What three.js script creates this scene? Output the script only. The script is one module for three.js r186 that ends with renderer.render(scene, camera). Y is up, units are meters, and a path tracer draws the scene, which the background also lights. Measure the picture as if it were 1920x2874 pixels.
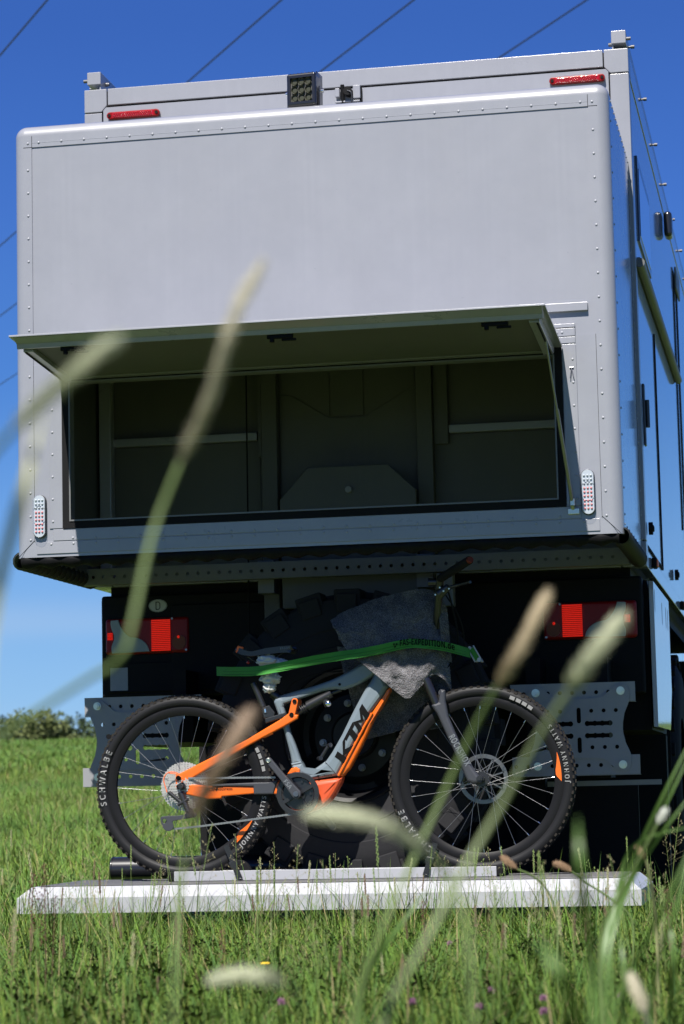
import * as THREE from 'three';
import { mergeGeometries, mergeVertices, toCreasedNormals } from 'three/addons/utils/BufferGeometryUtils.js';
import { RoundedBoxGeometry } from 'three/addons/geometries/RoundedBoxGeometry.js';
import { FontLoader } from 'three/addons/loaders/FontLoader.js';
import { ImprovedNoise } from 'three/addons/math/ImprovedNoise.js';
import { Brush, Evaluator, SUBTRACTION } from 'three-bvh-csg';

// ---------------------------------------------------------------- camera, sky, sun, exposure
const EXPOSURE = 1.9;
const scene = new THREE.Scene();
const F = 6787.7, YAW = 0.18609, PITCH = 0.11573, ROLL = -0.0227;      // solved from the truck's edges (photo pixels 1920 x 2874)
const CAM = new THREE.Vector3(1.851, 0.56, 9.197);
const fwd = new THREE.Vector3(-Math.sin(YAW) * Math.cos(PITCH), Math.sin(PITCH), -Math.cos(YAW) * Math.cos(PITCH));
const r0 = new THREE.Vector3().crossVectors(fwd, new THREE.Vector3(0, 1, 0)).normalize();
const u0 = new THREE.Vector3().crossVectors(r0, fwd);
const camR = r0.clone().multiplyScalar(Math.cos(ROLL)).addScaledVector(u0, Math.sin(ROLL));
const camU = u0.clone().multiplyScalar(Math.cos(ROLL)).addScaledVector(r0, -Math.sin(ROLL));
const camera = new THREE.PerspectiveCamera(2 * Math.atan(1437 / F) * 180 / Math.PI, 684 / 1024, 0.1, 2000);
camera.position.copy(CAM);
camera.quaternion.setFromRotationMatrix(new THREE.Matrix4().makeBasis(camR, camU, fwd.clone().negate()));
camera.focus = 9.35;
camera.userData.fStop = 6.2;
camera.updateMatrixWorld();

const srgb = (v) => { v /= 255; return v <= 0.04045 ? v / 12.92 : ((v + 0.055) / 1.055) ** 2.4; };
{ // clear summer sky: pale at the horizon, deep blue above
  const stops = [[-90, 120, 150, 120], [-3, 150, 185, 205], [0, 166, 205, 238], [2.5, 146, 193, 238], [6, 116, 170, 233], [10, 79, 134, 214], [14, 69, 117, 203], [18, 59, 103, 187], [40, 42, 80, 162], [90, 30, 62, 138]];
  const w = 256, h = 512, data = new Float32Array(w * h * 4), n = new ImprovedNoise();
  for (let j = 0; j < h; j++) {
    const el = ((j + 0.5) / h - 0.5) * 180;
    let k = 0; while (k < stops.length - 2 && el > stops[k + 1][0]) k++;
    const a = stops[k], b = stops[k + 1], t = Math.min(1, Math.max(0, (el - a[0]) / (b[0] - a[0])));
    for (let i = 0; i < w; i++) {
      const an = i / w * Math.PI * 2;
      const wisp = Math.max(0, n.noise(Math.cos(an) * 9, Math.sin(an) * 9, el * 0.9) - 0.12) * Math.max(0, 1 - Math.abs(el - 3.2) / 3) * 0.45;
      for (let c = 0; c < 3; c++) {
        let v = srgb(a[c + 1] + (b[c + 1] - a[c + 1]) * t);
        v += (0.8 - v) * wisp;
        data[(j * w + i) * 4 + c] = v / EXPOSURE;
      }
      data[(j * w + i) * 4 + 3] = 1;
    }
  }
  const sky = new THREE.DataTexture(data, w, h, THREE.RGBAFormat, THREE.FloatType);
  sky.mapping = THREE.EquirectangularReflectionMapping; sky.magFilter = THREE.LinearFilter; sky.minFilter = THREE.LinearFilter; sky.needsUpdate = true;
  scene.background = sky; scene.environment = sky;
}
const sun = new THREE.DirectionalLight(0xfffaf2, 5);
sun.position.set(-0.14, 1.5, 1).normalize().multiplyScalar(40); sun.target.position.set(0, 1, 0);
sun.castShadow = true; sun.shadow.mapSize.set(4096, 4096);
Object.assign(sun.shadow.camera, { left: -9, right: 9, top: 9, bottom: -9, near: 1, far: 90 });
scene.add(sun, sun.target);
const renderer = new THREE.WebGLRenderer({ antialias: true });
renderer.toneMapping = THREE.LinearToneMapping; renderer.toneMappingExposure = EXPOSURE;
renderer.shadowMap.enabled = true;

// ---------------------------------------------------------------- helpers
let seed = 1234567;
const rnd = () => { seed = (seed + 0x6d2b79f5) | 0; let t = Math.imul(seed ^ (seed >>> 15), 1 | seed); t = (t + Math.imul(t ^ (t >>> 7), 61 | t)) ^ t; return ((t ^ (t >>> 14)) >>> 0) / 4294967296; };
const rr = (a, b) => a + (b - a) * rnd();
const noise = new ImprovedNoise();
const V = (x, y, z) => new THREE.Vector3(x, y, z);
const ray = (px, py) => fwd.clone().addScaledVector(camR, (px - 960) / F).addScaledVector(camU, -(py - 1437) / F);
const hitZ = (px, py, z) => { const d = ray(px, py); return CAM.clone().addScaledVector(d, (z - CAM.z) / d.z); };
const hitX = (px, py, x) => { const d = ray(px, py); return CAM.clone().addScaledVector(d, (x - CAM.x) / d.x); };
const crop = (x0, y0, s) => (u, v) => [x0 + s * u, y0 + s * v];
const L4 = crop(660, 1780, 0.31888), Z7 = crop(200, 1900, 0.54855), Z8 = crop(1000, 1900, 0.58675), C8 = crop(220, 1930, 0.35714), C7 = crop(1200, 1880, 0.3954), C5 = crop(1060, 1560, 0.2551), Z6 = crop(900, 1600, 0.6506);
const lin = (r, g, b) => new THREE.Color().setRGB(r, g, b);

const names = {};
const numbered = (n) => { const k = names[n] = (names[n] ?? -1) + 1; return k ? `${n}_${String(k).padStart(3, '0')}` : n; };
function thing(name, label, category, group) {
  const o = new THREE.Group(); o.name = numbered(name); o.userData = { label, category }; if (group) o.userData.group = group;
  scene.add(o); return o;
}
function mesh(name, geo, mat, parent) {
  const m = new THREE.Mesh(geo, mat); m.name = name; m.castShadow = m.receiveShadow = true; parent.add(m); return m;
}
function tag(o, label, category, group) { o.name = numbered(o.name); o.userData = { label, category }; if (group) o.userData.group = group; return o; }
const nix = (g) => { const o = g.index ? g.toNonIndexed() : g; for (const k of Object.keys(o.attributes)) if (!['position', 'normal', 'uv'].includes(k)) o.deleteAttribute(k); if (!o.attributes.uv) o.setAttribute('uv', new THREE.BufferAttribute(new Float32Array(o.attributes.position.count * 2), 2)); return o; };
const merge = (list) => mergeGeometries(list.map(nix));
const box = (x0, x1, y0, y1, z0, z1) => new THREE.BoxGeometry(Math.abs(x1 - x0), Math.abs(y1 - y0), Math.abs(z1 - z0)).translate((x0 + x1) / 2, (y0 + y1) / 2, (z0 + z1) / 2);
const rbox = (x0, x1, y0, y1, z0, z1, r = 0.004, s = 2) => new RoundedBoxGeometry(Math.abs(x1 - x0), Math.abs(y1 - y0), Math.abs(z1 - z0), s, r).translate((x0 + x1) / 2, (y0 + y1) / 2, (z0 + z1) / 2);
function rod(a, b, r, r2 = r, seg = 10, open = false) {
  const d = b.clone().sub(a), g = new THREE.CylinderGeometry(r2, r, d.length(), seg, 1, open);
  g.applyQuaternion(new THREE.Quaternion().setFromUnitVectors(V(0, 1, 0), d.clone().normalize()));
  return g.translate((a.x + b.x) / 2, (a.y + b.y) / 2, (a.z + b.z) / 2);
}
const disc = (r, t, seg = 24) => new THREE.CylinderGeometry(r, r, t, seg).rotateX(Math.PI / 2);
const tube = (pts, r, n = 40, seg = 8) => new THREE.TubeGeometry(new THREE.CatmullRomCurve3(pts), n, r, seg);
function extrude(shape, t, bevel, zc, seg = 12) {          // total thickness t, outline kept
  const g = new THREE.ExtrudeGeometry(shape, { depth: Math.max(1e-4, t - 2 * bevel), bevelEnabled: bevel > 0, bevelThickness: bevel, bevelSize: bevel, bevelOffset: -bevel, bevelSegments: 3, curveSegments: seg });
  return g.translate(0, 0, zc - t / 2 + bevel);
}
function traced(pts, z, smooth = 0) {                      // photo outline on the plane z -> Shape in metres
  const p = pts.map(([x, y]) => { const v = hitZ(x, y, z); return new THREE.Vector2(v.x, v.y); });
  if (!smooth) return new THREE.Shape(p);
  return new THREE.Shape(new THREE.CatmullRomCurve3(p.map((q) => V(q.x, q.y, 0)), true, 'centripetal').getPoints(smooth).slice(0, -1).map((q) => new THREE.Vector2(q.x, q.y)));
}
function worldUV(g, s = 1) {                               // uv in metres from the dominant direction of each face
  const o = nix(g), p = o.attributes.position, n = o.attributes.normal, uv = o.attributes.uv;
  for (let i = 0; i < p.count; i += 3) {
    let nx = 0, ny = 0, nz = 0;
    for (let k = 0; k < 3; k++) { nx += Math.abs(n.getX(i + k)); ny += Math.abs(n.getY(i + k)); nz += Math.abs(n.getZ(i + k)); }
    for (let k = 0; k < 3; k++) {
      const x = p.getX(i + k), y = p.getY(i + k), z = p.getZ(i + k);
      if (nz >= nx && nz >= ny) uv.setXY(i + k, x * s, y * s); else if (nx >= ny) uv.setXY(i + k, z * s, y * s); else uv.setXY(i + k, x * s, z * s);
    }
  }
  return o;
}
function tex(n, f, colour = true) {                        // f(u, v) -> [r, g, b] 0..255, tiling handled by f
  const d = new Uint8Array(n * n * 4);
  for (let j = 0; j < n; j++) for (let i = 0; i < n; i++) { const c = f(i / n, j / n); d.set([c[0], c[1], c[2], 255], (j * n + i) * 4); }
  const t = new THREE.DataTexture(d, n, n); t.wrapS = t.wrapT = THREE.RepeatWrapping; t.magFilter = THREE.LinearFilter; t.minFilter = THREE.LinearMipmapLinearFilter; t.generateMipmaps = true;
  if (colour) t.colorSpace = THREE.SRGBColorSpace; t.needsUpdate = true; return t;
}
// tiling value noise (period in cells)
function tnoise(u, v, cells, s = 0) {
  const x = u * cells, y = v * cells, xi = Math.floor(x), yi = Math.floor(y), fx = x - xi, fy = y - yi;
  const h = (a, b) => { let t = Math.imul(((a % cells) + cells) % cells * 374761 + (((b % cells) + cells) % cells) * 668265 + s * 9176, 0x5bd1e995); t ^= t >>> 13; t = Math.imul(t, 0x27d4eb2d); t ^= t >>> 15; return (t >>> 0) / 4294967296; };
  const sx = fx * fx * (3 - 2 * fx), sy = fy * fy * (3 - 2 * fy);
  return (h(xi, yi) * (1 - sx) + h(xi + 1, yi) * sx) * (1 - sy) + (h(xi, yi + 1) * (1 - sx) + h(xi + 1, yi + 1) * sx) * sy;
}
function tstreak(u, v, cu, cv, s) { // tiling noise stretched along v
  const x = u * cu, y = v * cv, xi = Math.floor(x), yi = Math.floor(y), fx = x - xi, fy = y - yi, h = (a, b) => { let t = Math.imul((a % cu) * 374761 + (b % cv) * 668265 + s * 9176, 0x5bd1e995); t ^= t >>> 13; t = Math.imul(t, 0x27d4eb2d); t ^= t >>> 15; return (t >>> 0) / 4294967296; }, sx = fx * fx * (3 - 2 * fx), sy = fy * fy * (3 - 2 * fy);
  return (h(xi, yi) * (1 - sx) + h(xi + 1, yi) * sx) * (1 - sy) + (h(xi, yi + 1) * (1 - sx) + h(xi + 1, yi + 1) * sx) * sy;
}
const grime = tex(512, (u, v) => { // faint weathering of painted sheet metal
  const a = tnoise(u, v, 5, 1) * 0.5 + tnoise(u, v, 13, 2) * 0.3 + tnoise(u, v, 41, 3) * 0.2, st = tnoise(u, v, 90, 4);
  const k = 232 + 12 * a + 5 * tstreak(u, v, 70, 3, 11) * tstreak(u, v, 9, 2, 12) + (st > 0.985 ? -14 : 0); return [k, k, k - 1];
});
const roughTex = tex(512, (u, v) => { const a = tnoise(u, v, 7, 5) * 0.5 + tnoise(u, v, 23, 6) * 0.3 + tnoise(u, v, 120, 7) * 0.2, k = 175 + 80 * a; return [k, k, k]; }, false);
const fineBump = tex(256, (u, v) => { const k = 255 * (0.6 * tnoise(u, v, 64, 8) + 0.4 * tnoise(u, v, 128, 9)); return [k, k, k]; }, false);
const sheetBump = tex(256, (u, v) => { const k = 255 * (0.7 * tnoise(u, v, 4, 18) + 0.3 * tnoise(u, v, 9, 19)); return [k, k, k]; }, false);

const std = (c, rough = 0.6, metal = 0, o = {}) => new THREE.MeshStandardMaterial({ color: c, roughness: rough, metalness: metal, ...o });
const phys = (c, rough, o = {}) => new THREE.MeshPhysicalMaterial({ color: c, roughness: rough, ...o });
const M = {
  paint: phys(lin(0.276, 0.283, 0.318), 0.42, { map: grime, roughnessMap: roughTex, bumpMap: sheetBump, bumpScale: 0.0006, clearcoat: 0.9, clearcoatRoughness: 0.1 }),
  paintGloss: phys(lin(0.276, 0.283, 0.318), 0.4, { map: grime, clearcoat: 1, clearcoatRoughness: 0.05, bumpMap: sheetBump, bumpScale: 0.0006 }),
  profile: phys(lin(0.276, 0.283, 0.318), 0.36, { map: grime, roughnessMap: roughTex, clearcoat: 0.4, clearcoatRoughness: 0.15 }),
  shadedLining: std(lin(0.095, 0.095, 0.09), 0.65, 0, { map: grime }),  // body grey of the inside surfaces, shade put into the colour
  darkGap: phys(lin(0.008, 0.008, 0.009), 0.8, { specularIntensity: 0.3 }),
  rubber: phys(lin(0.009, 0.009, 0.01), 0.8, { specularIntensity: 0.3, bumpMap: fineBump, bumpScale: 0.0006 }),
  tyre: phys(lin(0.012, 0.0122, 0.0135), 0.5, { specularIntensity: 0.35, bumpMap: fineBump, bumpScale: 0.0005 }),
  knob: phys(lin(0.026, 0.023, 0.02), 0.9, { specularIntensity: 0.3 }),
  hose: phys(lin(0.02, 0.02, 0.016), 0.55, { specularIntensity: 0.6 }),
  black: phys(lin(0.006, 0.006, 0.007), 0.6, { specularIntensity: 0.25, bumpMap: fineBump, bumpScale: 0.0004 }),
  blackGloss: phys(lin(0.01, 0.01, 0.012), 0.3, { clearcoat: 0.6, clearcoatRoughness: 0.15 }),
  alu: std(lin(0.72, 0.73, 0.75), 0.38, 0.85, { roughnessMap: roughTex }),
  aluWhite: phys(lin(0.33, 0.335, 0.36), 0.4, { clearcoat: 0.25, clearcoatRoughness: 0.3 }),
  steel: std(lin(0.34, 0.34, 0.33), 0.42, 0.9),
  cog: std(lin(0.5, 0.49, 0.46), 0.45, 0.6),
  rotorSteel: std(lin(0.2, 0.2, 0.2), 0.38, 0.9),
  deckGrey: phys(lin(0.06, 0.06, 0.067), 0.45, { roughnessMap: roughTex, map: grime }),
  steelDark: std(lin(0.25, 0.25, 0.27), 0.35, 1),
  zinc: std(lin(0.6, 0.62, 0.52), 0.32, 1),
  plateGrey: phys(lin(0.26, 0.262, 0.275), 0.45, { map: grime, clearcoat: 0.3, clearcoatRoughness: 0.3 }),
  beamGrey: std(lin(0.16, 0.163, 0.165), 0.5, 0.2, { map: grime }),
  rivet: std(lin(0.276, 0.283, 0.318), 0.4),
  redLens: phys(lin(0.34, 0.004, 0.005), 0.16, { clearcoat: 1, clearcoatRoughness: 0.04 }),
  redDark: phys(lin(0.2, 0.005, 0.005), 0.3, { specularIntensity: 0.4 }),
  redGlow: new THREE.MeshStandardMaterial({ color: lin(0.5, 0.01, 0.005), roughness: 0.35, emissive: lin(1, 0.022, 0.008), emissiveIntensity: 0.24 }),
  amber: phys(lin(0.16, 0.035, 0.006), 0.3, { specularIntensity: 0.4 }),
  clearGrey: phys(lin(0.24, 0.27, 0.27), 0.3, { specularIntensity: 0.5 }),
  ledPlate: phys(lin(0.09, 0.09, 0.088), 0.5, { specularIntensity: 0.5 }),
  boltDark: std(lin(0.12, 0.12, 0.125), 0.5, 0.5),
  rimCarbon: phys(lin(0.008, 0.008, 0.009), 0.45, { specularIntensity: 0.35 }),
  stopLens: phys(lin(0.14, 0.003, 0.003), 0.3, { specularIntensity: 0.4 }),
  ledLens: phys(lin(0.05, 0.052, 0.036), 0.3, { specularIntensity: 0.6 }),
  lens: phys(lin(0.97, 0.98, 1), 0.05, { transmission: 1, thickness: 0, ior: 1.45 }),
  chrome: std(lin(0.85, 0.86, 0.88), 0.16, 1),
  ledRed: phys(lin(0.6, 0.2, 0.19), 0.25, { clearcoat: 1 }),
  ledClear: phys(lin(0.42, 0.45, 0.47), 0.2, { clearcoat: 1 }),
  glassDark: phys(lin(0.02, 0.022, 0.025), 0.06, { clearcoat: 1, clearcoatRoughness: 0.03 }),
  bikeGrey: phys(lin(0.15, 0.185, 0.21), 0.34, { clearcoat: 0.5, clearcoatRoughness: 0.2 }),
  bikeOrange: phys(lin(0.68, 0.12, 0.004), 0.34, { clearcoat: 0.6, clearcoatRoughness: 0.18 }),
  bikeCoral: phys(lin(0.55, 0.075, 0.02), 0.42, { clearcoat: 0.3, clearcoatRoughness: 0.3 }),
  bikeBlack: phys(lin(0.012, 0.0125, 0.014), 0.38, { clearcoat: 0.4, clearcoatRoughness: 0.25 }),
  bikeCharcoal: phys(lin(0.035, 0.037, 0.045), 0.45, { clearcoat: 0.2, clearcoatRoughness: 0.4 }),
  printBlack: phys(lin(0.006, 0.006, 0.006), 0.6, { specularIntensity: 0.15 }),
  printWhite: std(lin(0.2, 0.2, 0.2), 0.6),
  printGrey: std(lin(0.14, 0.155, 0.17), 0.5),
  spoke: std(lin(0.28, 0.28, 0.29), 0.35, 0.9),
  strap: std(lin(0.04, 0.24, 0.03), 0.75, 0, { bumpMap: fineBump, bumpScale: 0.0008, side: THREE.DoubleSide }),
  strapEdge: std(lin(0.02, 0.12, 0.02), 0.8),
  wrap: phys(lin(0.8, 0.8, 0.78), 0.5, { transmission: 0.35, thickness: 0, side: THREE.DoubleSide }),
  endShaded: phys(lin(0.12, 0.02, 0.008), 0.6, { specularIntensity: 0.4 }),  // orange grip cap, colour darkened to stand in for shadow
  orangePlastic: std(lin(0.75, 0.13, 0.02), 0.5),
  stickerWhite: std(lin(0.42, 0.43, 0.4), 0.6),
  spareRubber: phys(lin(0.024, 0.024, 0.026), 0.8, { bumpMap: fineBump, bumpScale: 0.0008, specularIntensity: 0.15 }),
  rimBlack: phys(lin(0.012, 0.012, 0.013), 0.4, { specularIntensity: 0.5 }),
  wire: std(lin(0.05, 0.05, 0.06), 0.5, 0.5),
};
const feltTex = tex(512, (u, v) => {
  const fl = tnoise(u, v, 256, 31), f2 = tnoise(u, v, 128, 32), pick = tnoise(u, v, 200, 33), base = 74 + 76 * (fl - 0.5) + 46 * (f2 - 0.5) + 18 * tnoise(u, v, 12, 34);
  if (pick > 0.93) return [150, 150, 158]; if (pick < 0.05) return [120, 48, 42]; if (pick > 0.9) return [60, 76, 120];
  return [base + 3, base + 2, base + 4];
});
M.felt = std(new THREE.Color(1, 1, 1), 1, 0, { map: feltTex, bumpMap: fineBump, bumpScale: 0.004, side: THREE.DoubleSide });

const font = await new FontLoader().loadAsync('fonts/droid/droid_sans_bold.typeface.json');
function textGeo(str, size, spacing = 0) {                 // flat lettering centred on x, standing on y = 0
  const gs = []; let x = 0;
  for (const ch of str) {
    const sc = size / font.data.resolution, gl = font.data.glyphs[ch] || font.data.glyphs['?'];
    if (ch !== ' ') gs.push(new THREE.ShapeGeometry(font.generateShapes(ch, size), 5).translate(x, 0, 0));
    x += gl.ha * sc + spacing;
  }
  const g = merge(gs); g.translate(-x / 2, 0, 0); g.userData.w = x; return g;
}
function bend(g, cx, cy, z, R, mid, dir, height) {         // lay lettering on an arc; dir -1: clockwise, tops outward; dir 1: anticlockwise, tops inward
  const p = g.attributes.position;
  for (let i = 0; i < p.count; i++) {
    const a = mid + dir * p.getX(i) / R, r = R - dir * (p.getY(i) - height / 2);
    p.setXYZ(i, cx + Math.cos(a) * r, cy + Math.sin(a) * r, z);
  }
  g.computeVertexNormals(); return g;
}
const rivetGeo = merge([new THREE.SphereGeometry(0.0052, 10, 4, 0, Math.PI * 2, 0, Math.PI / 2).scale(1, 0.55, 1).rotateX(Math.PI / 2)]);
const rivetHole = new THREE.CircleGeometry(0.0019, 8).translate(0, 0, 0.0036);
function rivets(parent, from, to, n, turn = 0) {
  for (let i = 0; i < n; i++) {
    const r = mesh('rivet', rivetGeo, M.rivet, parent); r.position.lerpVectors(from, to, n > 1 ? i / (n - 1) : 0); r.rotation.y = turn;
  }
}
const csg = new Evaluator(); csg.useGroups = false; csg.attributes = ['position', 'normal', 'uv'];
const sub = (a, b) => { const A = a.isBrush ? a : new Brush(a), B = new Brush(b); A.updateMatrixWorld(); B.updateMatrixWorld(); return csg.evaluate(A, B, SUBTRACTION); };

// ---------------------------------------------------------------- ground
const height = (x, z) => {
  const d = -z;
  let h = 0;
  if (d > 5) { const t = Math.min(d, 64) - 5; h = 0.0402 * t * (t / (t + 2)); }
  if (d > 64) h = h - (d - 64) * 0.035 * Math.min(1, (d - 64) / 20);
  h += 0.05 * Math.max(0, (d - 8) / 30) * noise.noise(x * 0.09, z * 0.09, 3) * 2 * (d > 64 ? 0.3 : 1);
  return Math.max(h, -14) + 0.012 * noise.noise(x * 0.8, z * 0.8, 7.7);
};
{
  const xs = [], zs = [];
  for (let x = -400; x <= 400; x += Math.abs(x) < 40 ? 1.25 : 20) xs.push(x);
  for (let z = 30; z >= -520; z -= z > -80 ? 0.8 : 12) zs.push(z);
  const pos = [], idx = [], uv = [];
  for (const z of zs) for (const x of xs) { pos.push(x, height(x, z), z); uv.push(x * 0.5, z * 0.5); }
  for (let j = 0; j < zs.length - 1; j++) for (let i = 0; i < xs.length - 1; i++) { const a = j * xs.length + i, b = a + 1, c = a + xs.length, d = c + 1; idx.push(a, b, c, b, d, c); }
  const g = new THREE.BufferGeometry(); g.setAttribute('position', new THREE.Float32BufferAttribute(pos, 3)); g.setAttribute('uv', new THREE.Float32BufferAttribute(uv, 2)); g.setIndex(idx); g.computeVertexNormals();
  const soil = tex(512, (u, v) => { const a = tnoise(u, v, 90, 51), b = tnoise(u, v, 24, 52), c = tnoise(u, v, 5, 53), k = 0.55 + 0.5 * a * b + 0.2 * c; return [88 * k, 104 * k, 42 * k]; });
  const m = mesh('ground', g, std(new THREE.Color(1, 1, 1), 1, 0, { map: soil }), scene); m.userData.kind = 'structure';
}

// ---------------------------------------------------------------- expedition truck
const truck = thing('expedition_truck', 'light grey expedition camper truck with tail box and open hatch, seen from behind', 'truck');
const BW = 1.21, BB = 1.52, BT = 3.292, ZC = -1.1;          // tail box half width, bottom, top; cabin rear plane
const OX0 = -1.0, OX1 = 0.985, OY0 = 1.642, OY1 = 2.24;     // hatch opening
{
  let b = sub(new RoundedBoxGeometry(2 * BW, 2.1, 1.3, 5, 0.05).translate(0, BT - 1.05, -0.65), box(-3, 3, 0.5, BB, -3, 1));
  b = sub(b, box(-3, 3, 0, 4, -3, ZC - 0.002));
  b = sub(b, box(-BW + 0.035, BW - 0.035, 0, BT - 0.035, -3, -0.035));
  b = sub(b, box(OX0, OX1, OY0, OY1, -0.5, 0.5));
  b = sub(b, box(-BW + 0.08, BW - 0.08, OY1 + 0.055, 3.195, -0.004, 0.2));      // sheet set back behind its edge profiles
  const tail = mesh('tail_box', worldUV(b.geometry), M.paint, truck);
  // inner wall sheets, grey darkened below the body paint to imitate shade
  mesh('shadedLining', worldUV(merge([box(-BW + 0.036, -BW + 0.04, BB + 0.01, BT - 0.04, ZC + 0.004, -0.04), box(BW - 0.04, BW - 0.036, BB + 0.01, BT - 0.04, ZC + 0.004, -0.04), box(-BW + 0.042, BW - 0.042, BT - 0.042, BT - 0.037, ZC + 0.004, -0.04)])), M.shadedLining, tail);
  // seams between corner pieces and edge profiles (hairline strips of sealant)
  const seam = (x0, x1, y0, y1, z = 0.0006) => box(x0, x1, y0, y1, z - 0.001, z);
  for (const s of [-1, 1]) {
    mesh('seam', seam(s * (BW - 0.081) - 0.0007, s * (BW - 0.081) + 0.0007, 1.58, 2.295), M.darkGap, tail);
    mesh('seam', merge([seam(s * (BW - 0.081) - 0.001, s * (BW - 0.081) + 0.001, 3.195, BT - 0.05), seam(Math.min(s * (BW - 0.081), s * (BW - 0.045)), Math.max(s * (BW - 0.081), s * (BW - 0.045)), 3.194, 3.196)]), M.darkGap, tail);
    mesh('mitre_seam', new THREE.BoxGeometry(0.098, 0.002, 0.001).rotateZ(-s * 0.78).translate(s * (BW - 0.045), 1.553, 0.0006), M.darkGap, tail);
    mesh('side_seam', box(s * (BW + 0.0005) - 0.0006, s * (BW + 0.0005) + 0.0006, BB + 0.02, 3.19, ZC + 0.073, ZC + 0.077), M.darkGap, tail);
    rivets(tail, V(s * (BW - 0.064), 3.1, 0.0005), V(s * (BW - 0.064), 1.59, 0.0005), 17);
    rivets(tail, V(s * (BW - 0.064), 3.212, 0.0005), V(s * (BW - 0.064), 3.212, 0.0005), 1);
    rivets(tail, V(s * (BW + 0.0005), 3.15, -0.075), V(s * (BW + 0.0005), 1.6, -0.075), 16, s * Math.PI / 2);
    rivets(tail, V(s * (BW + 0.0005), 3.15, ZC + 0.05), V(s * (BW + 0.0005), 1.6, ZC + 0.05), 16, s * Math.PI / 2);
    rivets(tail, V(s * (BW + 0.0005), 3.235, -0.1), V(s * (BW + 0.0005), 3.235, ZC + 0.05), 12, s * Math.PI / 2);
    rivets(tail, V(s * (BW + 0.0005), 1.56, -0.06), V(s * (BW + 0.0005), 1.56, ZC + 0.05), 9, s * Math.PI / 2);
  }
  mesh('seam', seam(-BW + 0.081, BW - 0.081, 3.2125, 3.214), M.rivet, tail);
  rivets(tail, V(-BW + 0.11, 3.2135, 0.0008), V(BW - 0.11, 3.2135, 0.0008), 24);
  // frame profiles round the opening
  const fr = (x0, x1, y0, y1, d = 0.004) => rbox(x0, x1, y0, y1, -0.002, d, 0.0015, 1);
  mesh('frame_profile', worldUV(fr(OX1 + 0.012, OX1 + 0.066, 1.632, OY1 + 0.02)), M.profile, tail);
  mesh('frame_profile', worldUV(fr(OX0 - 0.066, OX0 - 0.012, 1.632, OY1 + 0.02)), M.profile, tail);
  mesh('frame_profile', worldUV(fr(-1.052, 1.052, 1.583, 1.629)), M.profile, tail);
  mesh('frame_profile', worldUV(fr(-1.12, 1.12, 1.532, 1.58)), M.profile, tail);
  for (const [y0, y1] of [[2.263, 2.288], [2.291, 2.322], [2.325, 2.34]]) mesh('frame_profile', worldUV(fr(-1.058, 1.05, y0, y1, 0.005)), M.profile, tail);
  mesh('drip_rail', worldUV(rbox(-1.08, 1.102, 2.387, 2.42, -0.006, 0.012, 0.002, 1)), M.profile, tail);
  rivets(tail, V(OX1 + 0.052, 2.2, 0.004), V(OX1 + 0.052, 1.66, 0.004), 7);
  rivets(tail, V(OX0 - 0.052, 2.2, 0.004), V(OX0 - 0.052, 1.66, 0.004), 7);
  rivets(tail, V(-0.97, 1.592, 0.004), V(0.97, 1.592, 0.004), 22);
  rivets(tail, V(-1.06, 1.57, 0.004), V(1.06, 1.57, 0.004), 24);
  for (const x of [-0.45, 0.98, 1.0]) rivets(tail, V(x, 2.306, 0.0055), V(x, 2.306, 0.0055), 1);
  // rubber seal and inner aluminium lip of the opening
  const ring = (x0, x1, y0, y1, w, z0, z1) => merge([box(x0, x1, y0, y0 + w, z0, z1), box(x0, x1, y1 - w, y1, z0, z1), box(x0, x0 + w, y0 + w, y1 - w, z0, z1), box(x1 - w, x1, y0 + w, y1 - w, z0, z1)]);
  mesh('door_seal', ring(OX0 - 0.01, OX1 + 0.01, OY0 - 0.012, OY1 + 0.01, 0.028, -0.02, 0.0075), M.rubber, tail);
  mesh('opening_lip', ring(OX0 + 0.018, OX1 - 0.018, OY0 + 0.016, OY1 - 0.018, 0.006, -0.045, 0.011), M.beamGrey, tail);
  // small clip on the frame, ghost of a strap clip beside the hatch
  mesh('clip', merge([rod(V(1.032, 2.165, 0.006), V(1.026, 2.125, 0.012), 0.0018), rod(V(1.032, 2.165, 0.006), V(1.04, 2.127, 0.012), 0.0018), rod(V(1.025, 2.167, 0.005), V(1.04, 2.167, 0.005), 0.004)]), M.steelDark, tail);
  // corrugated edge hose on the lower edges
  const hosePath = (a, b, n, r0, amp) => { const gs = [], d = b.clone().sub(a), L = d.length(), N = n * 6, pts = []; for (let i = 0; i <= N; i++) pts.push(new THREE.Vector2(r0 + amp * Math.sin(i / 6 * Math.PI * 2), i / N * L)); const g = new THREE.LatheGeometry(pts, 14); g.applyQuaternion(new THREE.Quaternion().setFromUnitVectors(V(0, 1, 0), d.normalize())); return g.translate(a.x, a.y, a.z); };
  mesh('edge_hose', hosePath(V(-BW + 0.012, BB - 0.008, -0.03), V(-BW + 0.012, BB - 0.008, ZC + 0.06), 15, 0.028, 0.012), M.hose, tail);
  mesh('edge_hose', hosePath(V(BW - 0.012, BB - 0.008, -0.03), V(BW - 0.012, BB - 0.008, ZC + 0.06), 17, 0.03, 0.008), M.hose, tail);
  mesh('edge_hose', hosePath(V(-BW + 0.02, BB - 0.012, -0.03), V(BW - 0.02, BB - 0.012, -0.03), 26, 0.026, 0.006), M.black, tail);
}
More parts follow.
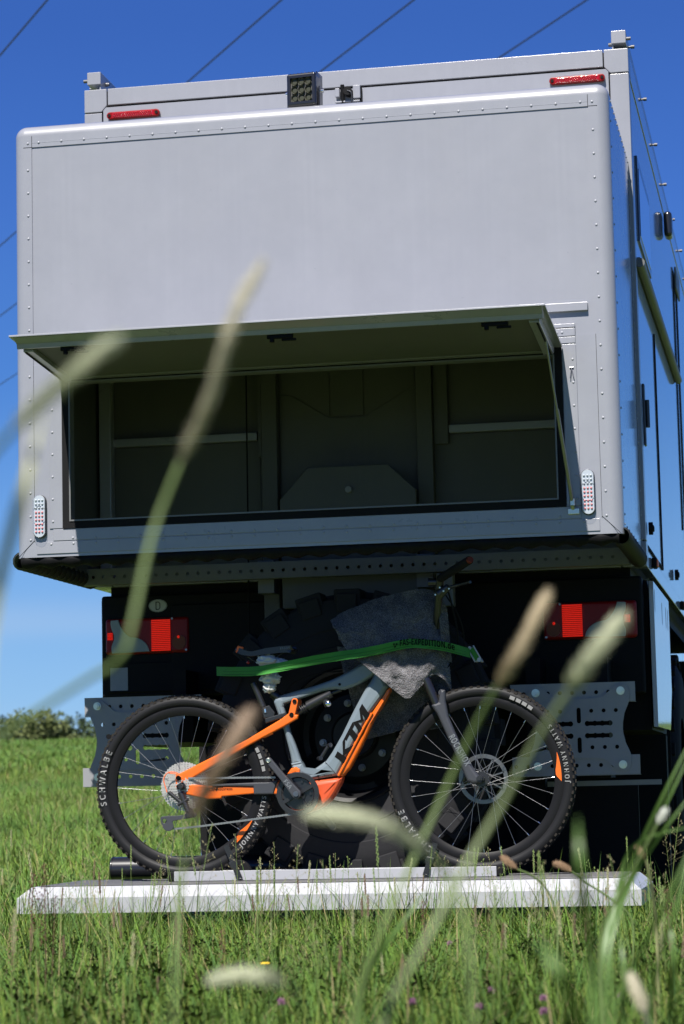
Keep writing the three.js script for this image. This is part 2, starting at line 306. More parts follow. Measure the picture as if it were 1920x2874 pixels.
{ // hatch lid, propped open
  const x0 = -1.022, x1 = 1.0, ang = Math.atan2(2.292 - 2.25, 0.63 - 0.012), L = 0.62;
  const lid = new THREE.Group(); lid.name = 'hatch_lid'; lid.position.set((x0 + x1) / 2, 2.252, 0.012); lid.rotation.x = -ang; truck.add(lid);
  const hw = (x1 - x0) / 2;
  mesh('skin', worldUV(rbox(-hw, hw, -0.004, 0.004, 0, L, 0.0018, 1)), M.paint, lid);
  mesh('inner_panel', worldUV(box(-hw + 0.07, hw - 0.07, -0.026, -0.0045, 0.045, L - 0.085)), M.shadedLining, lid);
  { const ps = new THREE.Shape([[L - 0.008, -0.0045], [L - 0.052, -0.02], [L - 0.058, -0.036], [L - 0.066, -0.036], [L - 0.068, -0.028], [L - 0.085, -0.028], [L - 0.085, -0.0045]].map((p) => new THREE.Vector2(...p))); mesh('frame_bar', worldUV(extrude(ps, 2 * hw - 0.03, 0, 0).rotateY(-Math.PI / 2)), M.profile, lid); }
  mesh('frame_bar', worldUV(rbox(-hw + 0.03, hw - 0.03, -0.03, -0.0045, 0.016, 0.045, 0.003, 1)), M.beamGrey, lid);
  for (const s of [-1, 1]) mesh('frame_bar', worldUV(rbox(s * (hw - 0.07), s * (hw - 0.03), -0.042, -0.0045, 0.046, L - 0.086, 0.003, 1)), M.profile, lid);
  for (const s of [-1, 1]) mesh('seal_strip', box(s * (hw - 0.042), s * (hw - 0.036), -0.046, -0.0425, 0.05, L - 0.09), M.rubber, lid);
  for (const [px, py] of [[205, 966], [785, 935], [1388, 897]]) {
    const x = hitZ(px, py, 0.56).x - lid.position.x;
    const la = mesh('latch', merge([rbox(x - 0.05, x + 0.05, -0.05, -0.0285, L - 0.084, L - 0.07, 0.004, 1), rod(V(x - 0.03, -0.045, L - 0.077), V(x - 0.03, -0.062, L - 0.077), 0.009), rbox(x + 0.005, x + 0.06, -0.058, -0.049, L - 0.09, L - 0.078, 0.003, 1)]), M.black, lid);
  }
  // gas strut
  const a = V(0.962, 2.232, 0.27), b = V(1.02, 1.638, 0.03);
  const strut = mesh('gas_strut', merge([rod(a, a.clone().lerp(b, 0.5), 0.0045), rod(a.clone().lerp(b, 0.42), b, 0.007, 0.007, 12)]), M.steelDark, truck);
  mesh('strut_bracket', merge([rbox(1.0, 1.045, 1.598, 1.622, 0.004, 0.012, 0.003, 1), rod(V(1.02, 1.63, 0.03), V(1.02, 1.655, 0.03), 0.011), rod(V(1.02, 1.622, 0.006), V(1.02, 1.632, 0.03), 0.009)]), M.zinc, strut);
}
{ // inside of the tail box: cabin wall panels, posts, rails
  const inn = mesh('tail_box_interior', worldUV(box(-1.17, 1.17, 1.5, BT - 0.045, ZC + 0.003, ZC + 0.012)), M.shadedLining, truck);
  const P = (px, py, z) => hitZ(px, py, z);
  const bar = (px0, px1, py0, py1, z, d) => { const a = P(px0, (py0 + py1) / 2, z), b = P(px1, (py0 + py1) / 2, z), c = P((px0 + px1) / 2, py0, z), e = P((px0 + px1) / 2, py1, z); return box(a.x, b.x, e.y, c.y, z - d, z); };
  const post = (x0, x1, z = -1.02) => worldUV(rbox(x0, x1, 0.95, BT - 0.05, z - 0.06, z, 0.004, 1));
  mesh('post', post(-0.425, -0.355), M.shadedLining, inn); mesh('post', post(0.262, 0.332), M.shadedLining, inn);
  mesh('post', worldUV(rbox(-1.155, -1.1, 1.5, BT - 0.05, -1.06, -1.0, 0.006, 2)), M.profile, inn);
  mesh('bracket', box(-0.44, -0.427, 2.03, 3.1, -1.07, -1.03), M.shadedLining, inn);
  mesh('bracket', worldUV(box(0.335, 0.395, 2.05, 3.1, -1.065, -1.05)), M.shadedLining, inn);
  mesh('bracket', worldUV(box(0.36, 0.395, 1.68, 1.77, -1.065, -1.05)), M.profile, inn);
  mesh('rail', worldUV(rbox(-1.14, -0.45, 2.105, 2.14, -1.08, -1.045, 0.003, 1)), M.profile, inn);
  mesh('rail', worldUV(rbox(0.4, 1.14, 2.095, 2.13, -1.08, -1.045, 0.003, 1)), M.profile, inn);
  for (const [x0, x1, y0, y1] of [[-1.16, -0.445, 1.52, 2.1], [-1.16, -0.445, 2.145, 3.2], [-0.35, -0.13, 2.2, 3.2], [-0.122, 0.02, 2.2, 3.2], [0.028, 0.257, 2.2, 3.2], [0.4, 1.16, 1.52, 2.09], [0.4, 1.16, 2.135, 3.2]]) mesh('wall_panel', worldUV(box(x0, x1, y0, y1, ZC + 0.012, ZC + 0.018)), M.shadedLining, inn);
  const arch = new THREE.Shape([[-0.35, 1.52], [-0.35, 2.3], [-0.3, 2.3], [-0.13, 2.19], [0.03, 2.19], [0.255, 2.32], [0.257, 1.52]].map((p) => new THREE.Vector2(...p)));
  mesh('wall_panel', worldUV(extrude(arch, 0.006, 0.001, ZC + 0.0225)), M.shadedLining, inn);
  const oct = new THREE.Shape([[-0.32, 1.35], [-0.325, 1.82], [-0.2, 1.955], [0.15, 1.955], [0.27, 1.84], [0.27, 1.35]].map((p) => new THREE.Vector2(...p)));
  mesh('cover_plate', worldUV(extrude(oct, 0.03, 0.004, -0.93)), M.shadedLining, inn);
  mesh('cover_knob', disc(0.014, 0.02).translate(-0.02, 1.85, -0.905), M.printWhite, inn);
  mesh('cable', tube([V(-0.47, 3.1, -1.0), V(-0.48, 2.4, -0.99), V(-0.485, 1.9, -1.0), V(-0.49, 1.25, -1.0)], 0.0035, 20, 6), M.black, inn);
}
{ // cabin
  const cx0 = -1.235, cx1 = 1.225, y0 = 1.49, y1 = 3.757, zf = -7.2, g = 0.005;
  const cab = mesh('cabin', box(cx0 + 0.01, cx1 - 0.01, y0 + 0.01, y1 - 0.01, zf, ZC - 0.012), M.darkGap, truck);
  const pr = (a, b, c, d, e, f, r = 0.003) => worldUV(rbox(a, b, c, d, e, f, r, 1));
  // rear face: edge profiles, corner caps, panel
  mesh('rear_panel', worldUV(box(cx0 + 0.088, cx1 - 0.088, y0 + 0.1, y1 - 0.086, ZC - 0.02, ZC - 0.004)), M.paint, cab);
  mesh('edge_profile', pr(cx0 + 0.11, cx1 - 0.11, y1 - 0.077, y1, ZC - 0.12, ZC), M.profile, cab);
  mesh('edge_profile', pr(cx0 + 0.11, cx1 - 0.11, y0, y0 + 0.09, ZC - 0.12, ZC), M.profile, cab);
  for (const s of [-1, 1]) {
    const e = s < 0 ? cx0 : cx1, X = (d) => e - s * d;
    mesh('edge_profile', pr(X(0), X(0.082), y0 + 0.112, y1 - 0.111, ZC - 0.09, ZC), M.profile, cab);
    const cap = new THREE.Shape([[X(0), y1], [X(0.105), y1], [X(0.105), y1 - 0.078], [X(0.08), y1 - 0.106], [X(0), y1 - 0.106]].map((p) => new THREE.Vector2(...p)));
    mesh('corner_cap', worldUV(extrude(cap, 0.12, 0.003, ZC - 0.0605)), M.profile, cab);
    mesh('corner_cap', pr(X(0), X(0.105), y0, y0 + 0.107, ZC - 0.12, ZC), M.profile, cab);
    // long sides
    mesh('side_panel', worldUV(box(X(0.004), X(0.02), y0 + 0.075, y1 - 0.111, zf, ZC - 0.095)), M.paintGloss, cab);
    mesh('edge_profile', pr(X(0), X(0.11), y1 - 0.106, y1, zf, ZC - 0.125), M.paintGloss, cab);
    mesh('edge_profile', pr(X(0), X(0.11), y0, y0 + 0.07, zf, ZC - 0.125), M.paintGloss, cab);
    // roof rail: square tube on a fin, with bolts
    const rx0 = X(0.008), rx1 = X(0.072), rail = mesh('roof_rail', worldUV(rbox(rx0, rx1, y1 + 0.03, y1 + 0.088, zf, ZC - 0.02, 0.003, 1)), M.profile, truck);
    mesh('rail_fin', box(X(0.064), X(0.07), y1, y1 + 0.04, zf + 0.05, ZC - 0.03), M.profile, rail);
    for (let k = 0; k < 8; k++) {
      const z = ZC - 0.16 - k * 0.84, xo = X(0.008), out = s * 0.02;
      mesh('bolt', merge([rod(V(xo, y1 + 0.052, z), V(xo + out, y1 + 0.052, z), 0.005), rod(V(xo + out * 0.6, y1 + 0.052, z), V(xo + out * 1.4, y1 + 0.052, z), 0.0085, 0.0085, 6)]), M.boltDark, rail);
    }
    mesh('bolt', merge([rod(V(X(0.064), y1 + 0.05, ZC - 0.1), V(X(0.09), y1 + 0.05, ZC - 0.1), 0.011, 0.008, 6)]), M.boltDark, rail);
    mesh('bracket', merge([rod(V(X(0.01), y1 + 0.052, ZC - 0.035), V(X(-0.012), y1 + 0.052, ZC - 0.035), 0.008, 0.008, 6)]), M.boltDark, rail);
  }
  mesh('roof', worldUV(box(cx0 + 0.11, cx1 - 0.11, y1 - 0.04, y1 - 0.02, zf, ZC - 0.12)), M.paint, cab);
  mesh('floor_plate', box(cx0 + 0.11, cx1 - 0.11, y0 + 0.001, y0 + 0.009, zf, ZC - 0.121), M.black, cab);
  // window in the right wall
  const sx = cx1, W = (zA, zB, yA, yB, xa, xb) => box(sx + xa, sx + xb, yA, yB, zA, zB);
  const win = mesh('window', rbox(sx - 0.01, sx + 0.004, 2.97, 3.36, -2.25, -1.42, 0.003, 1), M.blackGloss, cab);
  mesh('window', rbox(sx - 0.008, sx + 0.007, 3.0, 3.31, -2.19, -1.46, 0.003, 1), M.glassDark, cab);
  mesh('door_seam', W(-2.37, -2.345, 1.58, 2.72, -0.006, 0.002), M.rubber, cab);
  mesh('door_seam', W(-2.35, -1.23, 1.578, 1.59, -0.006, 0.002), M.rubber, cab);
  mesh('door_seam', W(-4.95, -4.915, 1.6, 3.45, -0.006, 0.002), M.rubber, cab);
  mesh('door_seam', W(-4.6, -4.59, 2.0, 3.5, -0.006, 0.002), M.rubber, cab);
  mesh('awning_rail', merge([rod(V(sx + 0.014, 2.82, -1.18), V(sx + 0.014, 2.83, -4.4), 0.021, 0.021, 10), box(sx, sx + 0.014, 2.835, 2.848, -4.4, -1.2)]), M.beamGrey, truck);
  mesh('side_lamp', merge([rbox(sx, sx + 0.045, 3.5, 3.64, -3.8, -3.68, 0.022, 3)]), M.blackGloss, truck);
  mesh('vent_grille', rbox(sx, sx + 0.012, 3.42, 3.55, -5.1, -4.7, 0.005, 2), M.beamGrey, truck);
  mesh('door_handle', merge([rbox(sx, sx + 0.012, 2.02, 2.29, -1.24, -1.19, 0.005, 1), rod(V(sx + 0.02, 2.1, -1.215), V(sx + 0.02, 2.22, -1.215), 0.01)]), M.bikeBlack, truck);
  for (const [y, z] of [[1.673, -1.33], [1.649, -3.45]]) mesh('hatch_knob', merge([rod(V(sx, y, z), V(sx + 0.018, y, z), 0.028, 0.028, 14), rbox(sx + 0.012, sx + 0.024, y - 0.014, y + 0.014, z - 0.024, z + 0.024, 0.005, 1)]), M.black, truck);
  for (const [y, z] of [[1.535, -1.49], [1.522, -3.92], [1.52, -6]]) { const m = mesh('side_marker', rbox(sx, sx + 0.022, y - 0.022, y + 0.022, z - 0.05, z + 0.05, 0.006, 1), M.black, truck); mesh('reflector', rbox(sx + 0.02, sx + 0.027, y - 0.016, y + 0.016, z - 0.04, z + 0.04, 0.004, 1), M.orangePlastic, m); }
  // small camera box in the top groove
  const c = hitZ(977, 262, ZC).clone(), cb = mesh('reversing_camera', merge([rbox(c.x - 0.055, c.x - 0.035, c.y - 0.02, c.y + 0.02, ZC, ZC + 0.025, 0.003, 1), rbox(c.x + 0.025, c.x + 0.058, c.y - 0.03, c.y + 0.03, ZC, ZC + 0.02, 0.003, 1), rbox(c.x - 0.056, c.x + 0.056, c.y - 0.045, c.y - 0.038, ZC, ZC + 0.02, 0.002, 1)]), M.profile, truck);
  mesh('camera_eye', merge([rod(V(c.x + 0.005, c.y, ZC), V(c.x + 0.005, c.y, ZC + 0.045), 0.02), rod(V(c.x - 0.022, c.y - 0.06, ZC + 0.01), V(c.x - 0.022, c.y + 0.035, ZC + 0.02), 0.009)]), M.black, cb);
  mesh('camera_cable', tube([V(c.x + 0.005, c.y, ZC + 0.045), V(c.x + 0.022, c.y - 0.01, ZC + 0.05), V(c.x + 0.02, c.y - 0.05, ZC + 0.03), V(c.x + 0.0, c.y - 0.08, ZC + 0.01)], 0.003, 16, 6), M.bikeCharcoal, cb);
  mesh('bracket', merge([rbox(c.x + 0.05, c.x + 0.064, c.y - 0.1, c.y + 0.02, ZC - 0.003, ZC + 0.006, 0.002, 1)]), M.darkGap, cb);
}
{ // high brake lights
  for (const [px0, px1, py] of [[299, 447, 317], [1541, 1698, 219]]) {
    const a = hitZ(px0, py, ZC + 0.02), b = hitZ(px1, py, ZC + 0.02), y = (a.y + b.y) / 2 - 0.004, sh = new THREE.Shape(), r = 0.016;
    sh.absarc(a.x + r, y, r, Math.PI / 2, Math.PI * 1.5); sh.absarc(b.x - r, y, r, -Math.PI / 2, Math.PI / 2);
    const base = mesh('high_brake_light', extrude(sh, 0.022, 0.003, ZC + 0.009), M.redDark, truck), gs = [];
    const n = 18; for (let k = 0; k < n; k++) for (const row of [-1, 0, 1]) gs.push(new THREE.SphereGeometry(0.0042, 6, 4).translate(a.x + 0.032 + (b.x - a.x - 0.064) * (k + (row & 1) * 0.5) / n, y + row * 0.007, ZC + 0.021));
    mesh('led_row', merge([rbox(a.x + 0.026, b.x - 0.026, y - 0.012, y + 0.012, ZC + 0.014, ZC + 0.021, 0.002, 1), ...gs]), M.redLens, base);
    for (const x of [a.x + 0.013, b.x - 0.013]) mesh('screw', disc(0.007, 0.006).translate(x, y, ZC + 0.0205), M.black, base);
  }
}
{ // work light on the tail box roof
  const wl = new THREE.Group(); wl.name = 'work_light'; const p = hitZ(853, 292, -0.12); wl.position.set(p.x, BT, -0.12); wl.rotation.y = -0.1; wl.scale.set(1.02, 1.2, 1.02); truck.add(wl);
  const tilt = 0.03, h = new THREE.Group();
  mesh('housing', rbox(-0.058, 0.058, 0.016, 0.13, -0.04, 0.02, 0.012, 3), M.blackGloss, wl);
  mesh('bezel', sub(rbox(-0.06, 0.06, 0.014, 0.128, 0.012, 0.034, 0.009, 3), box(-0.045, 0.045, 0.03, 0.112, 0.02, 0.1)).geometry, M.blackGloss, wl);
  for (let i = 0; i < 3; i++) for (let j = 0; j < 3; j++) { const m = mesh('led_reflector', merge([new THREE.CylinderGeometry(0.0135, 0.009, 0.01, 16, 1, true).rotateX(Math.PI / 2), disc(0.009, 0.004).translate(0, 0, -0.003)]).translate(-0.028 + i * 0.028, 0.043 + j * 0.028, 0.026), M.ledLens, wl); }
  mesh('reflector_plate', box(-0.045, 0.045, 0.03, 0.112, 0.0195, 0.0215), M.ledPlate, wl);
  for (let k = 0; k < 8; k++) mesh('cooling_fin', rbox(-0.054 + k * 0.0152, -0.05 + k * 0.0152, 0.02, 0.136, -0.075, 0.005, 0.0015, 1), M.blackGloss, wl);
  mesh('mounting_bracket', merge([rbox(-0.068, -0.063, 0.002, 0.085, -0.035, 0.005, 0.002, 1), rbox(0.063, 0.068, 0.002, 0.085, -0.035, 0.005, 0.002, 1), rbox(-0.068, 0.068, 0, 0.006, -0.035, 0.005, 0.002, 1)]), M.blackGloss, wl);
  for (const s of [-1, 1]) mesh('bolt', rod(V(s * 0.06, 0.07, -0.015), V(s * 0.078, 0.07, -0.015), 0.008, 0.008, 6), M.chrome, wl);
}
{ // clear LED lamps low on the tail box
  for (const [xa, xb, ya, yb] of [[-1.131, -1.078, 1.602, 1.763], [1.053, 1.106, 1.6, 1.763]]) {
    const cx = (xa + xb) / 2, r = (xb - xa) / 2, st = (k) => { const s = new THREE.Shape(), q = r - k; s.absarc(cx, yb - r * 0.75, q, 0.25, Math.PI - 0.25); s.absarc(cx, ya + r * 0.75, q, Math.PI + 0.25, Math.PI * 2 - 0.25); return s; };
    const lamp = mesh('clear_lamp', extrude(st(0), 0.012, 0.002, 0.0062), M.bikeCharcoal, truck);
    mesh('reflector', extrude(st(0.003), 0.006, 0.001, 0.0155), M.ledClear, lamp);
    const red = [], clr = [];
    for (let j = 0; j < 9; j++) for (let i = -1; i <= 1; i++) (j < 6 ? red : clr).push(new THREE.SphereGeometry(0.0046, 8, 5).translate(cx + i * 0.013, ya + 0.018 + j * 0.0152 + (j > 2 ? 0.002 : 0) + (j > 5 ? 0.003 : 0), 0.0195));
    mesh('led_array', merge(red), M.ledRed, lamp); mesh('led_array', merge(clr), M.ledClear, lamp);
    for (const y of [ya + 0.06, ya + 0.111]) mesh('reflector_arc', new THREE.TorusGeometry(r - 0.006, 0.0014, 6, 20, Math.PI).rotateZ(y > ya + 0.1 ? 0 : Math.PI).scale(1, 0.5, 1).translate(cx, y, 0.02), M.ledClear, lamp);
    mesh('lens', extrude(st(0.001), 0.018, 0.007, 0.0235), M.lens, lamp);
  }
}
{ // perforated cross beam below the box
  const x0 = -1.196, x1 = 1.166, y0 = 1.478, y1 = 1.548, s = new THREE.Shape([V(x0, y0, 0), V(x1, y0, 0), V(x1, y1, 0), V(x0, y1, 0)].map((v) => new THREE.Vector2(v.x, v.y)));
  for (let k = 0; k < 49; k++) { const h = new THREE.Path(); h.absarc(x0 + 0.055 + k * 0.0467, (y0 + y1) / 2 - 0.002, 0.0075, 0, Math.PI * 2); s.holes.push(h); }
  const bm = mesh('perforated_beam', worldUV(extrude(s, 0.006, 0, -0.85, 6)), M.beamGrey, truck);
  mesh('flange', worldUV(box(x0, x1, y0 - 0.001, y0 + 0.005, -0.9, -0.8535)), M.beamGrey, bm); mesh('flange', worldUV(box(x0, x1, y1 - 0.005, y1 + 0.001, -0.9, -0.8535)), M.beamGrey, bm);
  for (const x of [-0.39, 0.3]) mesh('bracket', worldUV(box(x - 0.035, x + 0.035, 1.42, 1.56, -1.0, -0.905)), M.beamGrey, bm);
  mesh('bracket', worldUV(rbox(0.36, 0.43, 1.33, 1.47, -0.9, -0.83, 0.004, 1)), M.beamGrey, bm);
}
{ // black lamp carrier with tail lamps
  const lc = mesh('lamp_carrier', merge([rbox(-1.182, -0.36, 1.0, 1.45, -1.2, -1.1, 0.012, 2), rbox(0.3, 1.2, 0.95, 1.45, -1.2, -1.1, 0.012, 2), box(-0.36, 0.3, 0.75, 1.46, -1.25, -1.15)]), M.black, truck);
  mesh('trim_panel', rbox(-0.86, -0.4, 1.02, 1.4, -1.1, -1.085, 0.006, 1), M.black, lc);
  const st = hitZ(443, 1700, -1.098), D = 0.0365;
  const ov = mesh('country_sticker', new THREE.CircleGeometry(1, 40).scale(0.042, 0.028, 1).translate(st.x, st.y, -1.0985), M.stickerWhite, truck);
  mesh('lettering', merge([new THREE.RingGeometry(0.92, 0.955, 40).scale(0.042, 0.028, 1).translate(st.x, st.y, -1.0975), (() => { const s = new THREE.Shape([[-0.010, -0.018], [0.004, -0.018], [0.0115, -0.01], [0.0115, 0.01], [0.004, 0.018], [-0.010, 0.018]].map((p) => new THREE.Vector2(...p))); s.holes.push(new THREE.Path([[-0.006, -0.0145], [-0.006, 0.0145], [0.003, 0.0145], [0.0078, 0.009], [0.0078, -0.009], [0.003, -0.0145]].map((p) => new THREE.Vector2(...p)))); return new THREE.ShapeGeometry(s).translate(st.x, st.y, -1.0975); })()]), M.printBlack, ov);
  for (const s of [-1, 1]) {
    const xi = 0.778, xo = s < 0 ? 1.158 : 1.176, yb = 1.187, yt = 1.346, z = -1.075, X = (d) => s * d;
    const lamp = mesh('tail_lamp', rbox(X(xi), X(xo), yb, yt, -1.105, z, 0.018, 3), M.redDark, truck);
    const gl = []; mesh('stop_segment', rbox(X(0.858), X(0.948), yb + 0.008, yt - 0.006, z - 0.01, z + 0.003, 0.003, 1), M.stopLens, lamp);
    for (let k = 0; k < 17; k++) gl.push(rod(V(X(0.86), yb + 0.014 + k * 0.0082, z + 0.0035), V(X(0.946), yb + 0.014 + k * 0.0082, z + 0.0035), 0.0032, 0.0032, 6));
    mesh('lit_segment', merge(gl), M.redGlow, lamp);
    const sw = new THREE.Shape(); sw.moveTo(X(0.955), yb + 0.01); sw.bezierCurveTo(X(0.96), yb + 0.05, X(1.0), yb + 0.075, X(1.04), yb + 0.075); sw.bezierCurveTo(X(1.07), yb + 0.085, X(1.09), yb + 0.13, X(1.095), yt - 0.006); sw.lineTo(X(1.13), yt - 0.008); sw.bezierCurveTo(X(1.135), yb + 0.11, X(1.115), yb + 0.1, X(1.115), yb + 0.075); sw.bezierCurveTo(X(1.115), yb + 0.05, X(1.135), yb + 0.05, X(1.125), yb + 0.006);
    mesh('clear_segment', extrude(sw, 0.01, 0.002, z + 0.0025), M.clearGrey, lamp);
    const ds = []; for (let i = 0; i < 4; i++) for (let j = 0; j < 5; j++) ds.push(new THREE.SphereGeometry(0.0032, 6, 4).translate(X(1.126 + i * 0.0062), yb + 0.068 + j * 0.0066, z + 0.001));
    mesh('side_reflector', merge(ds), M.redGlow, lamp);
    mesh('amber_segment', disc(0.031, 0.008).translate(X(0.822), yb + 0.046, z + 0.001), M.amber, lamp);
    mesh('dot', new THREE.SphereGeometry(0.007, 8, 6).translate(X(0.824), yb + 0.07, z + 0.003), M.redGlow, lamp);
    mesh('screw', merge([disc(0.005, 0.006, 8).translate(X(0.852), yt - 0.008, z + 0.003), disc(0.005, 0.006, 8).translate(X(0.79), yb + 0.012, z + 0.003)]), M.steelDark, lamp);
  }
  // number plate holder, its plate blanked
  mesh('plate_holder', rbox(-1.15, -0.68, 1.02, 1.15, -1.1, -1.088, 0.004, 1), M.black, truck);
  mesh('plate_edge', merge([box(-1.14, -1.06, 1.03, 1.13, -1.0875, -1.086)]), M.plateGrey, truck);
}
{ // perforated carrier plates left and right
  const z = -0.8, bolts = [[1503.7, 1947], [1740.5, 1938], [1748.8, 2143.7], [1510, 2151.6]].map(([x, y]) => hitZ(x, y, z));
  const hx = (bolts[0].x + bolts[1].x + bolts[2].x + bolts[3].x) / 4, hy = (bolts[0].y + bolts[1].y + bolts[2].y + bolts[3].y) / 4, dx = 0.175, dy = 0.151;
  const holeAt = (shape, x, y, rx, ry = rx) => { const h = new THREE.Path(), k = 10; if (rx === ry) h.absarc(x, y, rx, 0, Math.PI * 2); else if (ry > rx) { h.absarc(x, y + ry - rx, rx, 0, Math.PI); h.absarc(x, y - ry + rx, rx, Math.PI, Math.PI * 2); } shape.holes.push(h); };
  for (const s of [-1, 1]) {
    const X = (x) => s * (hx + x);
    const bar = (yc, hh, e) => { const sh = new THREE.Shape(), a = s * 0.66, b = s * e; const xa = Math.min(a, b), xb = Math.max(a, b); sh.moveTo(xa, yc - hh); sh.lineTo(xb, yc - hh); sh.lineTo(xb, yc + hh); sh.lineTo(xa, yc + hh); for (let k = 0; k < 9; k++) holeAt(sh, s * (e - 0.11 - k * 0.05), yc, 0.0085); return sh; };
    const xin = s < 0 ? 0.5 : 0;
    const pl = new THREE.Group(); pl.name = 'carrier_plate'; truck.add(pl);
    mesh('cross_bar', worldUV(merge([extrude(bar(hy + dy - 0.003, 0.04, 1.175), 0.005, 0, z - 0.012, 6), box(s * 0.66, s * 1.175, hy + dy - 0.045, hy + dy - 0.0435, z - 0.05, z - 0.0145)])), M.plateGrey, pl);
    mesh('cross_bar', worldUV(merge([extrude(bar(hy - dy, 0.04, 1.185), 0.005, 0, z - 0.012, 6), box(s * 0.66, s * 1.185, hy - dy - 0.042, hy - dy - 0.0405, z - 0.05, z - 0.0145)])), M.plateGrey, pl);
    const sh = new THREE.Shape(), w = dx + 0.035, h = dy + 0.028;
    const edge = []; // one quarter, mirrored: ears round the bolts, dips on top and bottom, waist at the sides
    const q = [[0, dy - 0.028], [0.06, dy - 0.028], [0.1, dy - 0.022], [0.13, dy + 0.002], [0.15, dy + 0.02], [dx, dy + 0.028], [w - 0.01, dy + 0.02], [w, dy], [w, dy - 0.035], [w - 0.006, dy - 0.055], [w - 0.022, 0.06], [w - 0.03, 0.02], [w - 0.031, 0]];
    for (const [x, y] of q) edge.push([x, y]); for (const [x, y] of q.slice(0, -1).reverse()) edge.push([x, -y]); for (const [x, y] of q.slice(1)) edge.push([-x, -y]); for (const [x, y] of q.slice(1, -1).reverse()) edge.push([-x, y]);
    edge.forEach(([x, y], i) => i ? sh.lineTo(X(x), hy + y) : sh.moveTo(X(x), hy + y));
    for (const x of [-0.128, -0.077, 0.052, 0.103, 0.153]) holeAt(sh, X(x), hy + 0.072, 0.0085);
    for (const x of [-0.128, -0.177 + 0.04, 0.052, 0.103, 0.153]) holeAt(sh, X(x + (x < -0.1 ? 0.004 * (x < -0.13 ? 1 : 0) : 0)), hy - 0.078, x < -0.13 ? 0.004 : 0.0085);
    holeAt(sh, X(0), hy + 0.054, 0.0085, 0.032); holeAt(sh, X(0), hy - 0.068, 0.0085, 0.032);
    for (const y of [0.02, -0.03]) for (const x0 of [0.034, -0.128]) { // row of linked holes: one scalloped slot
      const p = new THREE.Path(), r = 0.011, st = 0.031, n = 4, seg = 7; let first = true;
      const put = (x, yy) => { if (first) { p.moveTo(X(x), hy + yy); first = false; } else p.lineTo(X(x), hy + yy); };
      for (let k = 0; k < n; k++) for (let i = 0; i <= seg; i++) { const a = (k === 0 ? Math.PI : 0.72 * Math.PI) - ((k === 0 ? Math.PI : 0.72 * Math.PI) - (k === n - 1 ? 0 : 0.28 * Math.PI)) * i / seg; put(x0 + k * st + Math.cos(a) * r, y + Math.sin(a) * r); }
      for (let k = n - 1; k >= 0; k--) for (let i = 0; i <= seg; i++) { const s0 = k === n - 1 ? 0 : -0.28 * Math.PI, e0 = k === 0 ? -Math.PI : -0.72 * Math.PI, a = s0 + (e0 - s0) * (i + (k === n - 1 ? 0.2 : 0)) / (seg + 0.3); put(x0 + k * st + Math.cos(a) * r, y + Math.sin(a) * r); }
      sh.holes.push(p);
    }
    mesh('plate', worldUV(extrude(sh, 0.006, 0, z - 0.005, 6)), M.plateGrey, pl);
    for (const sx of [-1, 1]) for (const sy of [-1, 1]) mesh('bolt', merge([disc(0.017, 0.004, 20).translate(X(sx * dx), hy + sy * dy, z), disc(0.0125, 0.014, 6).translate(X(sx * dx), hy + sy * dy, z + 0.008), disc(0.006, 0.006, 12).translate(X(sx * dx), hy + sy * dy, z + 0.016)]), M.zinc, pl);
  }
  for (const [x, y] of [[-0.8, 0.95], [0.72, 0.6], [1.0, 0.6]]) mesh('plate_arm', box(x, x + 0.06, y, 1.1, -1.1, -0.865), M.black, truck);
}
